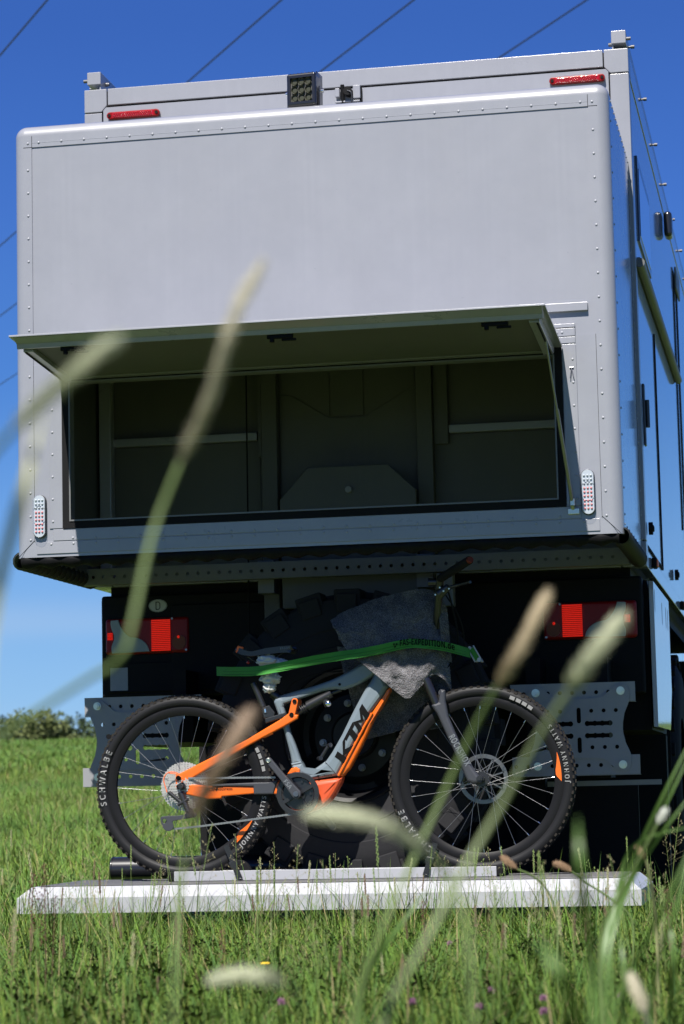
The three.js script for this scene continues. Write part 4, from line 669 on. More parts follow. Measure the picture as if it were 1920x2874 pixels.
  for (const [u, v] of [[785, 362], [725, 388], [635, 428], [684, 350]]) { const p = at(C5, u, v, -0.175); mesh('bolt', disc(0.0035, 0.004, 8).translate(p.x, p.y, p.z), M.zinc, bike); }
  mesh('brake_hose', tube([at(C5, 780, 400, -0.22), at(C5, 830, 600, -0.25), at(C5, 880, 850, -0.28), at(C5, 860, 1100, -0.3), at(C5, 700, 1300, ZB + 0.04)], 0.0035, 30, 6), M.black, bike);
  mesh('brake_hose', tube([at(C5, 740, 420, -0.24), at(C5, 880, 640, -0.26), at(C5, 950, 900, -0.3), at(C5, 900, 1150, -0.3), at(C5, 680, 1330, ZB)], 0.003, 30, 6), M.black, bike);
  mesh('frame_cable', tube([at(L4, 440, 520, ZB), at(L4, 500, 440, ZB + 0.02), at(L4, 650, 370, ZB + 0.03), at(L4, 800, 335, ZB + 0.03), at(L4, 940, 325, ZB)], 0.003, 24, 6), M.black, bike);
  mesh('bottle_latch', merge([rod(at(L4, 825, 975, ZB), at(L4, 745, 1105, ZB), 0.007), rod(at(L4, 815, 985, ZB - 0.01), at(L4, 840, 975, ZB + 0.012), 0.009), rod(at(L4, 735, 1095, ZB - 0.01), at(L4, 755, 1090, ZB + 0.012), 0.009)]), M.bikeBlack, bike);
  // lettering on the tubes
  { // bold slanted three-letter mark along the down tube, drawn as polygons (local: x along the tube, y across)
    const a = at(L4, 908, 1120, ZB + 0.0325), b = at(L4, 1150, 650, ZB + 0.0325), an = Math.atan2(b.y - a.y, b.x - a.x), L = a.distanceTo(b) * 1.02, h = 0.048;
    const polys = [[[0, 0], [0.24, 0], [0.3, 1], [0.06, 1]].map(([x, y]) => [x * 0.42, y]), [[0.1, 0.42], [0.3, 1], [0.4, 1], [0.215, 0.52], [0.36, 0], [0.245, 0]], [[0.36, 1], [0.66, 1], [0.63, 0.74], [0.56, 0.74], [0.5, 0], [0.4, 0], [0.455, 0.74], [0.345, 0.74]], [[0.56, 0], [0.66, 0.98], [0.76, 0.5], [0.9, 1], [1, 1], [0.9, 0], [0.8, 0], [0.845, 0.55], [0.76, 0.18], [0.7, 0.55], [0.645, 0]]];
    const gs = polys.map((p) => new THREE.ShapeGeometry(new THREE.Shape(p.map(([x, y]) => new THREE.Vector2(x * L, (y - 0.5) * h)))));
    mesh('lettering', merge(gs).rotateZ(an).translate(a.x + 0.004, a.y + 0.002, ZB + 0.0322), M.printBlack, bike);
    const s1 = textGeo('BIKE', 0.0085), s2 = textGeo('INDUSTRIES', 0.0085), t = at(Z7, 778, 572, ZB + 0.0425);
    mesh('lettering', merge([s1.translate(-0.014, 0.004, 0), s2.translate(0.004, -0.006, 0)]).translate(t.x, t.y, ZB + 0.0425), M.printBlack, bike);
    const t2 = at(Z7, 722, 574, ZB + 0.0425); mesh('lettering', merge(polys.map((p) => new THREE.ShapeGeometry(new THREE.Shape(p.map(([x, y]) => new THREE.Vector2((x - 0.5) * 0.045, (y - 0.5) * 0.014)))))).translate(t2.x, t2.y, ZB + 0.0425), M.printBlack, bike);
    const t3 = at(L4, 810, 1250, ZB + 0.0322), gB = textGeo('BOSCH', 0.0075); mesh('lettering', merge([gB.translate(0.003, 0, 0), new THREE.RingGeometry(0.0022, 0.003, 14).translate(-0.0175, 0.0026, 0)]).rotateZ(0.07).translate(t3.x, t3.y, t3.z), M.printBlack, bike); }
}
{ // wheel tray on the platform and its straps
  const a = hitZ(489, 2468, -0.2), b = hitZ(1394, 2458, -0.2);
  const tray = thing('wheel_tray', 'long white aluminium wheel tray lying on the platform under the bicycle', 'bike rack');
  mesh('channel', worldUV(merge([rbox(a.x, b.x, 0.2275, 0.231, -0.4, -0.2, 0.001, 1), rbox(a.x, b.x, 0.2275, 0.266, -0.204, -0.198, 0.0015, 1), rbox(a.x, b.x, 0.2275, 0.262, -0.402, -0.397, 0.0015, 1)])), M.aluWhite, tray);
  mesh('end_cap', rbox(a.x - 0.026, a.x + 0.001, 0.2275, 0.264, -0.405, -0.197, 0.006, 2), M.rubber, tray);
  mesh('end_cap', rbox(b.x - 0.001, b.x + 0.026, 0.2275, 0.262, -0.405, -0.197, 0.006, 2), M.rubber, tray);
  const C2 = crop(880, 2050, 0.2806);
  for (const [pts, lab] of [[[C8(1160, 1240), C8(1190, 1310), C8(1222, 1385), C8(1250, 1455), C8(1272, 1505)], 'black ratchet ladder strap tying the rear bicycle wheel to its tray'], [[C2(1215, 1130), C2(1190, 1215), C2(1165, 1300), C2(1140, 1380), C2(1120, 1450)], 'black ratchet ladder strap tying the front bicycle wheel to its tray']]) {
    const t = thing('wheel_strap', lab, 'strap'); const zs = [ZB + 0.036, ZB + 0.05, ZB + 0.075, -0.19, -0.186], P = pts.map(([x, y], i) => hitZ(x, y, zs[i])), gs = [];
    const cv = new THREE.CatmullRomCurve3(P), n = 26, d = P[4].clone().sub(P[0]), an = Math.atan2(d.y, d.x) - Math.PI / 2;
    for (let i = 0; i < n; i++) { const p = cv.getPoint((i + 0.5) / n); gs.push(new THREE.BoxGeometry(0.022, 0.0075, i % 2 ? 0.004 : 0.0065).rotateZ(an).translate(p.x, p.y, p.z)); }
    mesh('ladder', merge(gs), M.bikeBlack, t);
    const e = P[4]; mesh('end_ring', new THREE.TorusGeometry(0.008, 0.0035, 8, 18).scale(1, 1.3, 1).rotateZ(an).translate(e.x + 0.002, e.y - 0.008, e.z), M.bikeBlack, t);
    const m = cv.getPoint(0.5); mesh('buckle', rbox(-0.017, 0.017, -0.014, 0.014, -0.006, 0.01, 0.004, 1).rotateZ(an).translate(m.x, m.y, m.z), M.bikeBlack, t);
    mesh('foot', extrude((() => { const s = new THREE.Shape(); s.moveTo(-0.02, 0); s.lineTo(0.06, 0); s.bezierCurveTo(0.06, 0.06, 0.03, 0.08, 0, 0.08); return s; })(), 0.03, 0.004, 0).translate(m.x + 0.012, 0.2275, ZB + 0.055), M.rubber, t);
  }
}
{ // spare wheel behind the bicycle
  const c = hitZ(978, 2062, -0.45), R = 0.595, W = 0.36, zc = -0.47 - W / 2;
  const sp = thing('spare_wheel', 'large black off-road truck spare wheel standing behind the bicycle', 'wheel');
  const prof = [[0.268, -0.16], [0.28, -0.17], [0.33, -0.178], [0.36, -0.184], [0.364, -0.181], [0.43, -0.18], [0.434, -0.184], [0.47, -0.182], [0.52, -0.172], [0.556, -0.155], [0.565, -0.1], [0.566, 0], [0.565, 0.1], [0.556, 0.155], [0.52, 0.172], [0.47, 0.182], [0.434, 0.184], [0.43, 0.18], [0.364, 0.181], [0.36, 0.184], [0.33, 0.178], [0.28, 0.17], [0.268, 0.16]].map(([r, x]) => new THREE.Vector2(r, x));
  const place = (g) => g.rotateX(Math.PI / 2).translate(c.x, c.y, zc);
  mesh('tyre', place(toCreasedNormals(new THREE.LatheGeometry(prof, 96), 0.5)), M.spareRubber, sp);
  for (let k = 0; k < 22; k++) for (const t of [-1, 1]) { // chunky shoulder lugs
    const a = (k + (t > 0 ? 0.5 : 0)) / 22 * Math.PI * 2, lug = merge([rbox(0.535, 0.595, -0.055, 0.055, t * 0.03, t * 0.165, 0.006, 1), rbox(0.5, 0.575, -0.042, 0.042, t * 0.15, t * 0.184, 0.006, 1)]).rotateZ(a).translate(c.x, c.y, zc);
    mesh('lug', lug, M.spareRubber, sp);
  }
  const rp = [[0.0, 0.06], [0.09, 0.06], [0.1, 0.05], [0.17, 0.045], [0.2, 0.02], [0.225, 0.02], [0.24, 0.09], [0.25, 0.15], [0.268, 0.158], [0.276, 0.168], [0.27, 0.176], [0.255, 0.165], [0.24, 0.12], [0.23, 0.0]].map(([r, x]) => new THREE.Vector2(r, x));
  mesh('rim', place(toCreasedNormals(new THREE.LatheGeometry(rp, 72), 0.5)), M.rimBlack, sp);
  for (let k = 0; k < 8; k++) { const a = k / 8 * Math.PI * 2 + 0.2; mesh('wheel_nut', merge([disc(0.015, 0.012, 16), disc(0.011, 0.03, 6).translate(0, 0, 0.015)]).translate(c.x + Math.cos(a) * 0.135, c.y + Math.sin(a) * 0.135, zc + 0.058), M.steelDark, sp); }
  for (let k = 0; k < 4; k++) { const a = k * Math.PI / 2 + 0.5; mesh('hand_hole', disc(0.03, 0.004, 20).translate(c.x + Math.cos(a) * 0.205, c.y + Math.sin(a) * 0.205, zc + 0.024), M.printBlack, sp); }
  mesh('hub_cap', merge([disc(0.085, 0.03, 40).translate(c.x, c.y, zc + 0.07)]), M.rimBlack, sp);
  mesh('carrier_foot', merge([box(c.x - 0.12, c.x + 0.12, 0.21, 0.28, zc - 0.2, zc + 0.06), box(c.x - 0.1, c.x + 0.1, 0.25, 1.1, zc - 0.26, zc - 0.19)]), M.black, sp);
}
{ // blanket over the handlebar
  const felt = thing('felt_blanket', 'mottled grey felt moving blanket draped over the bicycle handlebar', 'blanket');
  const line = (list) => new THREE.CatmullRomCurve3(list.map(([u, v]) => V(u, v, 0)), false, 'centripetal');
  function sheet(name, top, bottom, zf, nx, ny, thick, nz) {
    const T = line(top), B = line(bottom), pos = [], uv = [], idx = [];
    for (let j = 0; j <= ny; j++) for (let i = 0; i <= nx; i++) {
      const s = i / nx, t = j / ny, a = T.getPointAt(s), b = B.getPointAt(s), u = a.x + (b.x - a.x) * t, v = a.y + (b.y - a.y) * t;
      const jag = (j === ny || j === 0) ? 3.2 * noise.noise(i * 1.9, j * 3.1, nz) : 0;
      const z = zf(s, t) + 0.022 * noise.noise(u * 0.018, v * 0.012, nz) + 0.006 * noise.noise(u * 0.05, v * 0.05, nz + 4);
      const p = hitZ(...Z6(u + jag, v + jag), z); pos.push(p.x, p.y, p.z); uv.push(p.x * 4, p.y * 4);
    }
    for (let j = 0; j < ny; j++) for (let i = 0; i < nx; i++) { const a = j * (nx + 1) + i, b = a + 1, c = a + nx + 1, d = c + 1; idx.push(a, c, b, b, c, d); }
    const front = new THREE.BufferGeometry(); front.setAttribute('position', new THREE.Float32BufferAttribute(pos, 3)); front.setAttribute('uv', new THREE.Float32BufferAttribute(uv, 2)); front.setIndex(idx); front.computeVertexNormals();
    const back = front.clone(), bp = back.attributes.position, bn = front.attributes.normal; for (let i = 0; i < bp.count; i++) bp.setXYZ(i, bp.getX(i) - bn.getX(i) * thick, bp.getY(i) - bn.getY(i) * thick, bp.getZ(i) - bn.getZ(i) * thick);
    const bi = []; for (let i = 0; i < idx.length; i += 3) bi.push(idx[i], idx[i + 2], idx[i + 1]); back.setIndex(bi); back.computeVertexNormals();
    const W = nx + 1, loop = []; for (let i = 0; i < nx; i++) loop.push(i); for (let j = 0; j < ny; j++) loop.push(j * W + nx); for (let i = nx; i > 0; i--) loop.push(ny * W + i); for (let j = ny; j > 0; j--) loop.push(j * W);
    const ep = [], eu = [], n0 = pos.length / 3; const fp = front.attributes.position; const get = (at2, i) => [at2.getX(i), at2.getY(i), at2.getZ(i)];
    for (let k = 0; k < loop.length; k++) { const i = loop[k], m = loop[(k + 1) % loop.length]; ep.push(...get(fp, i), ...get(bp, i), ...get(fp, m), ...get(fp, m), ...get(bp, i), ...get(bp, m)); for (let q = 0; q < 6; q++) eu.push(k * 0.01, q % 2 * 0.01); }
    const edge = new THREE.BufferGeometry(); edge.setAttribute('position', new THREE.Float32BufferAttribute(ep, 3)); edge.setAttribute('uv', new THREE.Float32BufferAttribute(eu, 2)); edge.computeVertexNormals();
    return mesh(name, merge([front, back, edge]), M.felt, felt);
  }
  sheet('front_drape', [[42, 218], [95, 182], [170, 150], [250, 120], [340, 98], [430, 80], [486, 92], [522, 160], [541, 225]], [[62, 255], [112, 345], [190, 412], [262, 472], [330, 528], [376, 556], [430, 505], [482, 452], [530, 470], [566, 520]], (s, t) => ZB + 0.06 + 0.03 * Math.sin(Math.PI * Math.min(1, s * 1.05)) * (0.4 + 0.6 * t) - 0.1 * (1 - t) ** 3 - 0.06 * Math.max(0, s - 0.8) * 5 * (1 - t * 0.3), 64, 56, 0.006, 1.5);
  sheet('rear_drape', [[70, 330], [190, 340], [330, 360], [470, 400], [560, 430]], [[178, 735], [260, 715], [345, 692], [440, 690], [525, 678]], (s, t) => ZB - 0.075 - 0.02 * t, 46, 40, 0.006, 6.1);
  sheet('side_fold', [[505, 90], [530, 130], [548, 180]], [[520, 300], [545, 390], [566, 398]], (s, t) => ZB + 0.03 - 0.02 * s, 14, 26, 0.005, 9.3);
}
{ // green lashing strap
  const st = thing('lashing_strap', 'green lashing strap with printed black lettering pulled across bicycle and spare wheel', 'strap');
  const ctr = [[608, 1884, -0.5], [660, 1885, -0.34], [720, 1883, -0.24], [787, 1872, -0.215], [883, 1853, -0.21], [960, 1840, -0.205], [1011, 1833, -0.2], [1060, 1824, -0.19], [1149, 1806, -0.185], [1200, 1808, -0.188], [1250, 1815, -0.21], [1290, 1825, -0.26], [1322, 1834, -0.36]].map(([x, y, z]) => hitZ(x, y, z));
  const cv = new THREE.CatmullRomCurve3(ctr, false, 'centripetal'), n = 120, hw = 0.0185, pos = [], uv = [], idx = [];
  for (let i = 0; i <= n; i++) { const p = cv.getPoint(i / n), tilt = 0.004 * Math.sin(i * 0.2); for (const s of [-1, 1]) { pos.push(p.x, p.y + s * hw, p.z + tilt * s); uv.push(i / n * 40, s > 0 ? 1.2 : 0); } if (i) { const a = (i - 1) * 2; idx.push(a, a + 2, a + 1, a + 1, a + 2, a + 3); } }
  const g = new THREE.BufferGeometry(); g.setAttribute('position', new THREE.Float32BufferAttribute(pos, 3)); g.setAttribute('uv', new THREE.Float32BufferAttribute(uv, 2)); g.setIndex(idx); g.computeVertexNormals();
  const gb = g.clone(); gb.translate(0, 0, -0.002); mesh('webbing', merge([g, gb]), M.strap, st);
  for (const [off, r] of [[0.0, 0.0008], [-0.0125, 0.0012]]) mesh('stitching', tube(Array.from({ length: 60 }, (_, i) => { const p = cv.getPoint(0.03 + 0.93 * i / 59); return V(p.x, p.y + off, p.z + 0.001); }), r, 120, 5), M.strapEdge, st);
  // lettering bent along the strap
  const tg = merge([textGeo('FAS-EXPEDITION.de', 0.025, 0.0004)]), w = 0.256, bb0 = new THREE.Box3().setFromBufferAttribute(tg.attributes.position), tw = bb0.max.x - bb0.min.x;
  const logo = merge([0, 1, 2].map((k) => new THREE.ShapeGeometry(new THREE.Shape([[0, 0.001], [0.004, 0.005], [0.0035, 0.011], [0, 0.0085], [-0.0035, 0.011], [-0.004, 0.005]].map((p) => new THREE.Vector2(...p)))).rotateZ(k * 2.094 + 0.9)));
  const lay = (geo, fx) => { const p = geo.attributes.position; for (let i = 0; i < p.count; i++) { const X = fx(p.getX(i)); let lo = 0, hi = 1; for (let k = 0; k < 24; k++) { const m = (lo + hi) / 2; if (cv.getPoint(m).x < X) lo = m; else hi = m; } const q = cv.getPoint(lo), tilt = 0.004 * Math.sin(lo * n * 0.2) * p.getY(i) / hw; p.setXYZ(i, q.x, q.y + p.getY(i), q.z + 0.0042 + tilt); } geo.computeVertexNormals(); return geo; };
  const xL = hitZ(1121, 1810, -0.17).x, xR = hitZ(1273, 1815, -0.2).x;
  mesh('lettering', lay(tg.translate(0, -0.006, 0), (x) => xL + (x - bb0.min.x) / tw * (xR - xL)), M.printBlack, st);
  const lx = hitZ(1108, 1814, -0.17).x; mesh('logo_mark', lay(logo.translate(0, 0.003, 0), (x) => lx + x), M.printBlack, st);
  const r0p = hitZ(1333, 1836, -0.37);
  const rat = mesh('ratchet', merge([rbox(-0.012, 0.012, -0.034, 0.03, -0.012, 0.012, 0.004, 1), rod(V(-0.004, 0.03, -0.02), V(-0.004, 0.03, 0.02), 0.007), rod(V(0.006, -0.03, -0.02), V(0.006, -0.03, 0.022), 0.009), rbox(0.006, 0.016, -0.045, -0.03, -0.008, 0.014, 0.003, 1), rbox(-0.016, -0.01, -0.03, 0.032, 0.014, 0.018, 0.001, 1), rbox(0.01, 0.016, -0.03, 0.032, 0.014, 0.018, 0.001, 1)]).rotateZ(0.5).translate(r0p.x, r0p.y, r0p.z), M.steel, st);
  mesh('ratchet_webbing', rbox(-0.0095, 0.0095, -0.026, 0.026, 0.0125, 0.0165, 0.001, 1).rotateZ(0.5).translate(r0p.x, r0p.y, r0p.z), M.strap, rat);
}
{ // crumpled plastic wrap on the seat post
  const wr = thing('plastic_wrap', 'crumpled pale bubble wrap bunched around the bicycle seat post', 'packaging');
  const lump = (u, v, rx, ry, rz, z, sd) => { const g = mergeVertices(new THREE.IcosahedronGeometry(1, 5).deleteAttribute('uv').deleteAttribute('normal')), p = g.attributes.position, c = hitZ(...L4(u, v), z); for (let i = 0; i < p.count; i++) { const x = p.getX(i), y = p.getY(i), w = p.getZ(i), k = 1 + 0.45 * noise.noise(x * 2.2, y * 2.2, w * 2.2 + sd) + 0.4 * Math.abs(noise.noise(x * 5, y * 5, w * 5 + sd)) - 0.1 * Math.abs(noise.noise(x * 9, y * 9, w * 9 + sd)); p.setXYZ(i, c.x + x * k * rx, c.y + y * k * ry, c.z + w * k * rz); } g.computeVertexNormals(); return nix(g); };
  mesh('upper_bunch', merge([lump(290, 235, 0.042, 0.022, 0.035, ZB + 0.02, 2), lump(400, 245, 0.024, 0.014, 0.025, ZB + 0.02, 5)]), M.wrap, wr);
  mesh('lower_bunch', merge([lump(310, 390, 0.036, 0.024, 0.032, ZB + 0.02, 8), lump(300, 470, 0.024, 0.02, 0.024, ZB + 0.02, 11)]), M.wrap, wr);
}


// ---------------------------------------------------------------- meadow
{
  const blade = (x, z, h, w, lean, dir, curl, seg = 3) => { // tapered, bent strip
    const pos = [], nrm = [], idx = [], dx = Math.cos(dir), dz = Math.sin(dir), sx = -dz, sz = dx;
    for (let i = 0; i <= seg; i++) {
      const t = i / seg, b = lean * t + curl * t * t, ww = w * (1 - t ** 1.6) * 0.5 + (i === seg ? 0 : 0.0002), y = h * t * (1 - 0.35 * curl * t);
      pos.push(x + dx * b * h - sx * ww, y, z + dz * b * h - sz * ww, x + dx * b * h + sx * ww, y, z + dz * b * h + sz * ww);
      const up = 0.35 + 0.5 * t; nrm.push(dx * (1 - up) - sx * 0.3, up, dz * (1 - up) - sz * 0.3, dx * (1 - up) + sx * 0.3, up, dz * (1 - up) + sz * 0.3);
      if (i) { const a = (i - 1) * 2; idx.push(a, a + 1, a + 2, a + 1, a + 3, a + 2); }
    }
    const g = new THREE.BufferGeometry(); g.setAttribute('position', new THREE.Float32BufferAttribute(pos, 3)); g.setAttribute('normal', new THREE.Float32BufferAttribute(nrm, 3)); g.setIndex(idx); return nix(g);
  };
  const tint = (g, c) => { const n = g.attributes.position.count, a = new Float32Array(n * 3); for (let i = 0; i < n; i++) a.set([c.r, c.g, c.b], i * 3); g.setAttribute('color', new THREE.BufferAttribute(a, 3)); return g; };
  const pal = () => { const k = rnd(), v = rr(1.08, 2.08); if (k < 0.09) return lin(0.27 * v, 0.235 * v, 0.11 * v); if (k < 0.22) return lin(0.17 * v, 0.22 * v, 0.04 * v); if (k < 0.5) return lin(0.082 * v, 0.17 * v, 0.038 * v); return lin(0.112 * v, 0.2 * v, 0.03 * v); };
    const gm = new THREE.MeshPhysicalMaterial({ color: 0xffffff, roughness: 0.5, vertexColors: true, side: THREE.DoubleSide, specularIntensity: 0.6, specularColor: lin(1, 1, 0.9) });
  const dummy = new THREE.Object3D();
  function scatter(name, label, geos, spots, mat = gm) {
    geos.forEach((g, k) => {
      const mine = spots.filter((_, i) => i % geos.length === k), im = new THREE.InstancedMesh(g, mat, mine.length);
      im.name = numbered(name); im.userData = { kind: 'stuff', label, category: 'grass' }; im.castShadow = im.receiveShadow = true;
      mine.forEach(([x, z, s, sy, c], i) => { dummy.position.set(x, height(x, z) - 0.004, z); dummy.rotation.set(rr(-0.1, 0.1), rr(0, 6.283), rr(-0.1, 0.1)); dummy.scale.set(s, s * sy, s); dummy.updateMatrix(); im.setMatrixAt(i, dummy.matrix); im.setColorAt(i, c || lin(1, 1, 1)); });
      scene.add(im);
    });
  }
  const shade = (x, z) => { const p = noise.noise(x * 0.9, z * 0.9, 1.3), q = noise.noise(x * 0.25, z * 0.25, 5.1), v = 0.78 * (1 + 0.16 * p + rr(-0.05, 0.05)); return lin(v * (1 + 0.18 * q), v, v * (1 - 0.1 * q)); };
  const field = (x0, x1, z0, z1, dens, s0, s1, hs, skip) => { const out = [], n = Math.round((x1 - x0) * (z1 - z0) * dens); for (let i = 0; i < n; i++) { const x = rr(x0, x1), z = rr(z0, z1); if (skip && skip(x, z)) continue; out.push([x, z, rr(s0, s1), hs(x, z), shade(x, z)]); } return out; };
  // turf: square patches of separate blades, laid edge to edge in turned copies
  const patch = (size, n, h0, h1, w0, w1, sd, clover = 0) => {
    const pos = [], nrm = [], col = [];
    for (let i = 0; i < n; i++) {
      const x = rr(-0.52, 0.52) * size, z = rr(-0.52, 0.52) * size, k = 0.75 + 0.55 * noise.noise(x * 5 / size + sd, z * 5 / size, 3.3 * sd) + 0.3 * noise.noise(x * 14 / size, z * 14 / size, sd), flat = rnd() < 0.4;
      const g = blade(x, z, Math.max(0.3, k) * rr(h0, h1) * (flat ? 0.75 : 1), rr(w0, w1), flat ? rr(0.5, 1.5) : rr(0.05, 0.6), rr(0, 6.283), rnd() < 0.45 ? rr(0.4, 1.3) : rr(0, 0.5)), c = pal();
      c.multiplyScalar(1 + 0.3 * noise.noise(x * 9 / size, z * 9 / size, 9 + sd));
      pos.push(...g.attributes.position.array); nrm.push(...g.attributes.normal.array); for (let q = 0; q < g.attributes.position.count; q++) col.push(c.r, c.g, c.b);
    }
    for (let i = 0; i < clover; i++) { // three-part leaves on low stalks
      const x = rr(-0.52, 0.52) * size, z = rr(-0.52, 0.52) * size; if (noise.noise(x * 6 / size, z * 6 / size, sd + 4) < -0.05) continue;
      const y = rr(0.03, 0.12), q = rr(0.006, 0.011), tx = rr(-0.5, 0.5), tz = rr(-0.2, 0.7), c = lin(0.155, 0.29, 0.064).multiplyScalar(rr(0.7, 1.4)), a0 = rr(0, 6.28), N = V(tx, 1, tz).normalize();
      for (let k = 0; k < 3; k++) { const a = a0 + k * 2.094, p = (da, r) => { const X = Math.cos(a + da) * r, Z = Math.sin(a + da) * r; return [x + X, y - (X * tx + Z * tz) + 0.15 * r, z + Z]; }, A = [x, y, z], B = p(-0.55, q * 0.9), C = p(0, q * 1.35), E = p(0.55, q * 0.9); pos.push(...A, ...B, ...C, ...A, ...C, ...E); for (let m = 0; m < 6; m++) { nrm.push(N.x, N.y, N.z); col.push(c.r, c.g, c.b); } }
    }
    const g = new THREE.BufferGeometry(); g.setAttribute('position', new THREE.Float32BufferAttribute(pos, 3)); g.setAttribute('normal', new THREE.Float32BufferAttribute(nrm, 3)); g.setAttribute('color', new THREE.Float32BufferAttribute(col, 3)); return g;
  };
  function turf(label, geos, size, x0, x1, z0, z1, hs, skip) {
    const cells = geos.map(() => []); let k = 0;
    for (let x = x0 + size / 2; x < x1; x += size) for (let z = z0 + size / 2; z < z1; z += size) { if (skip && skip(x, z)) continue; cells[Math.floor(rnd() * geos.length)].push([x, z]); }
    geos.forEach((g, i) => {
      const im = new THREE.InstancedMesh(g, gm, cells[i].length); im.name = numbered('meadow_grass'); im.userData = { kind: 'stuff', label, category: 'grass' }; im.castShadow = im.receiveShadow = true;
      cells[i].forEach(([x, z], c) => {
        const e = size / 2, sx = (height(x + e, z) - height(x - e, z)) / size, sz = (height(x, z + e) - height(x, z - e)) / size;
        dummy.position.set(x, (height(x, z) * 2 + height(x + e, z) + height(x - e, z)) / 4 - 0.004, z);
        dummy.quaternion.setFromUnitVectors(V(0, 1, 0), V(-sx, 1, -sz).normalize()).multiply(new THREE.Quaternion().setFromAxisAngle(V(0, 1, 0), Math.floor(rnd() * 4) * Math.PI / 2));
        dummy.scale.set(1, hs(x, z), 1); dummy.updateMatrix(); im.setMatrixAt(c, dummy.matrix); im.setColorAt(c, shade(x, z));
      });
      scene.add(im);
    });
  }
  const under = (x, z) => z < -0.9 && Math.abs(x) < 1.1 && z > -7.5;
  const tall = (x, z) => (z < 0.1 && z > -0.9 && Math.abs(x) < 1.45 ? 0.5 : 0.95 + rr(-0.1, 0.15) + (z > 1.2 ? Math.min(0.45, (z - 1.2) * 0.2) : 0));
  turf('fine green meadow grass covering the ground around the platform', [1, 2, 3, 4, 5].map((q) => patch(0.5, 2500, 0.06, 0.18, 0.0022, 0.0056, q, 300)), 0.5, -3.4, 4.1, -1.4, 6.1, tall, under);
  turf('green grass of the rising field beside the truck', [6, 7, 8].map((q) => patch(2, 6200, 0.12, 0.26, 0.005, 0.011, q)), 2, -15.4, -1.4, -27.4, -1.4, () => rr(0.85, 1.1));
  turf('green grass on the far side of the truck and beyond the meadow edge', [6, 7].map((q) => patch(2, 3600, 0.12, 0.24, 0.006, 0.012, q)), 2, 1.4, 9.4, -21.4, -1.4, () => rr(0.85, 1.05));
  turf('rough grass at the edges of the meadow', [8].map((q) => patch(2, 5200, 0.1, 0.2, 0.005, 0.01, q)), 2, -7.4, 8.1, -1.4, 6.6, () => rr(0.85, 1.05), (x, z) => x > -4.3 && x < 4.9);
  turf('tall pale grass on the crest of the field', [9, 10].map((q) => patch(6, 11500, 0.12, 0.3, 0.012, 0.026, q)), 6, -37.4, 10.6, -69.4, -27.4, () => rr(0.85, 1.1));

  // flowering grasses: wiry stalk with an open head of spikelets
  const spikelets = (h, n, spread, col, len) => { const gs = []; for (let i = 0; i < n; i++) { const t = i / n, y = h * (0.7 + 0.3 * t), a = rr(0, 6.283), r = spread * (1 - t) + 0.003, b = V(Math.cos(a) * r + 0.05 * h * (y / h) ** 2, y + r * 0.5, Math.sin(a) * r); gs.push(tint(nix(rod(V(0.05 * h * (y / h) ** 2, y, 0), b, 0.0003, 0.0003, 3)), col)); const sp = new THREE.ConeGeometry(0.0014, len, 4).rotateZ(rr(-0.8, 0.8)).translate(b.x, b.y + len * 0.3, b.z); gs.push(tint(nix(sp), col.clone().multiplyScalar(rr(0.8, 1.3)))); } return gs; };
  const stalk = (h, r, col, bow = 0.05) => { const pts = []; for (let i = 0; i <= 5; i++) { const t = i / 5; pts.push(V(bow * h * t * t, h * t, 0)); } const g = nix(tube(pts, r, 8, 4)); return tint(g, col); };
  const cs = lin(0.2, 0.28, 0.085), cb = lin(0.27, 0.24, 0.13), cp = lin(0.17, 0.105, 0.07), cy = lin(0.36, 0.36, 0.2);
  const panicle = [[0.36, 14, 0.035, cb], [0.43, 18, 0.028, cb], [0.3, 12, 0.03, cs]].map(([h, n, s, c]) => mergeGeometries([stalk(h, 0.0007, cs), ...spikelets(h, n, s, c, 0.007)]));
  const spike = [[0.33, cy], [0.4, cs], [0.28, cp]].map(([h, c]) => { const gs = [stalk(h, 0.0008, cs)]; for (let i = 0; i < 26; i++) { const y = h * (0.78 + 0.22 * i / 26), a = i * 2.4; gs.push(tint(nix(new THREE.ConeGeometry(0.0018, 0.009, 4).translate(0.05 * h * (y / h) ** 2 + Math.cos(a) * 0.0022, y, Math.sin(a) * 0.0022)), c.clone().multiplyScalar(rr(0.75, 1.2)))); } return mergeGeometries(gs); });
  const sorrel = [0.3, 0.38].map((h) => { const gs = [stalk(h, 0.0012, cp, 0.02)]; for (let i = 0; i < 60; i++) { const y = h * (0.55 + 0.45 * i / 60), a = i * 2.4, r = 0.005 + 0.006 * rnd(); gs.push(tint(nix(new THREE.TetrahedronGeometry(0.0032).translate(0.02 * h + Math.cos(a) * r, y, Math.sin(a) * r)), lin(0.155, 0.07, 0.05).multiplyScalar(rr(0.7, 1.4)))); } return mergeGeometries(gs); });
  const ok = (x, z) => z < 0.12;
  const wisps = [0, 1, 2, 3].map(() => mergeGeometries(Array.from({ length: 6 }, () => tint(blade(rr(-0.03, 0.03), rr(-0.03, 0.03), rr(0.16, 0.33), rr(0.002, 0.0042), rr(0.05, 0.4), rr(0, 6.283), rr(0, 0.9), 5), pal()))));
  scatter('meadow_grass', 'longer wispy grass blades growing up before the platform', wisps, [...field(-2.4, 2.6, 0.13, 1.3, 70, 0.75, 1.15, () => 1, ok), ...field(-2.2, 2.6, 1.3, 4.6, 26, 0.75, 1.2, () => 1, ok)]);
  scatter('flowering_grass', 'thin flowering grass stalks with open brown heads before the platform', panicle, field(-2.2, 2.6, 0.13, 4.6, 12, 0.75, 1.15, () => rr(0.85, 1.1), ok));
  scatter('flowering_grass', 'narrow spiked grass heads standing in the meadow', spike, field(-2.2, 2.6, 0.13, 4.8, 10, 0.75, 1.15, () => rr(0.8, 1.1), ok));
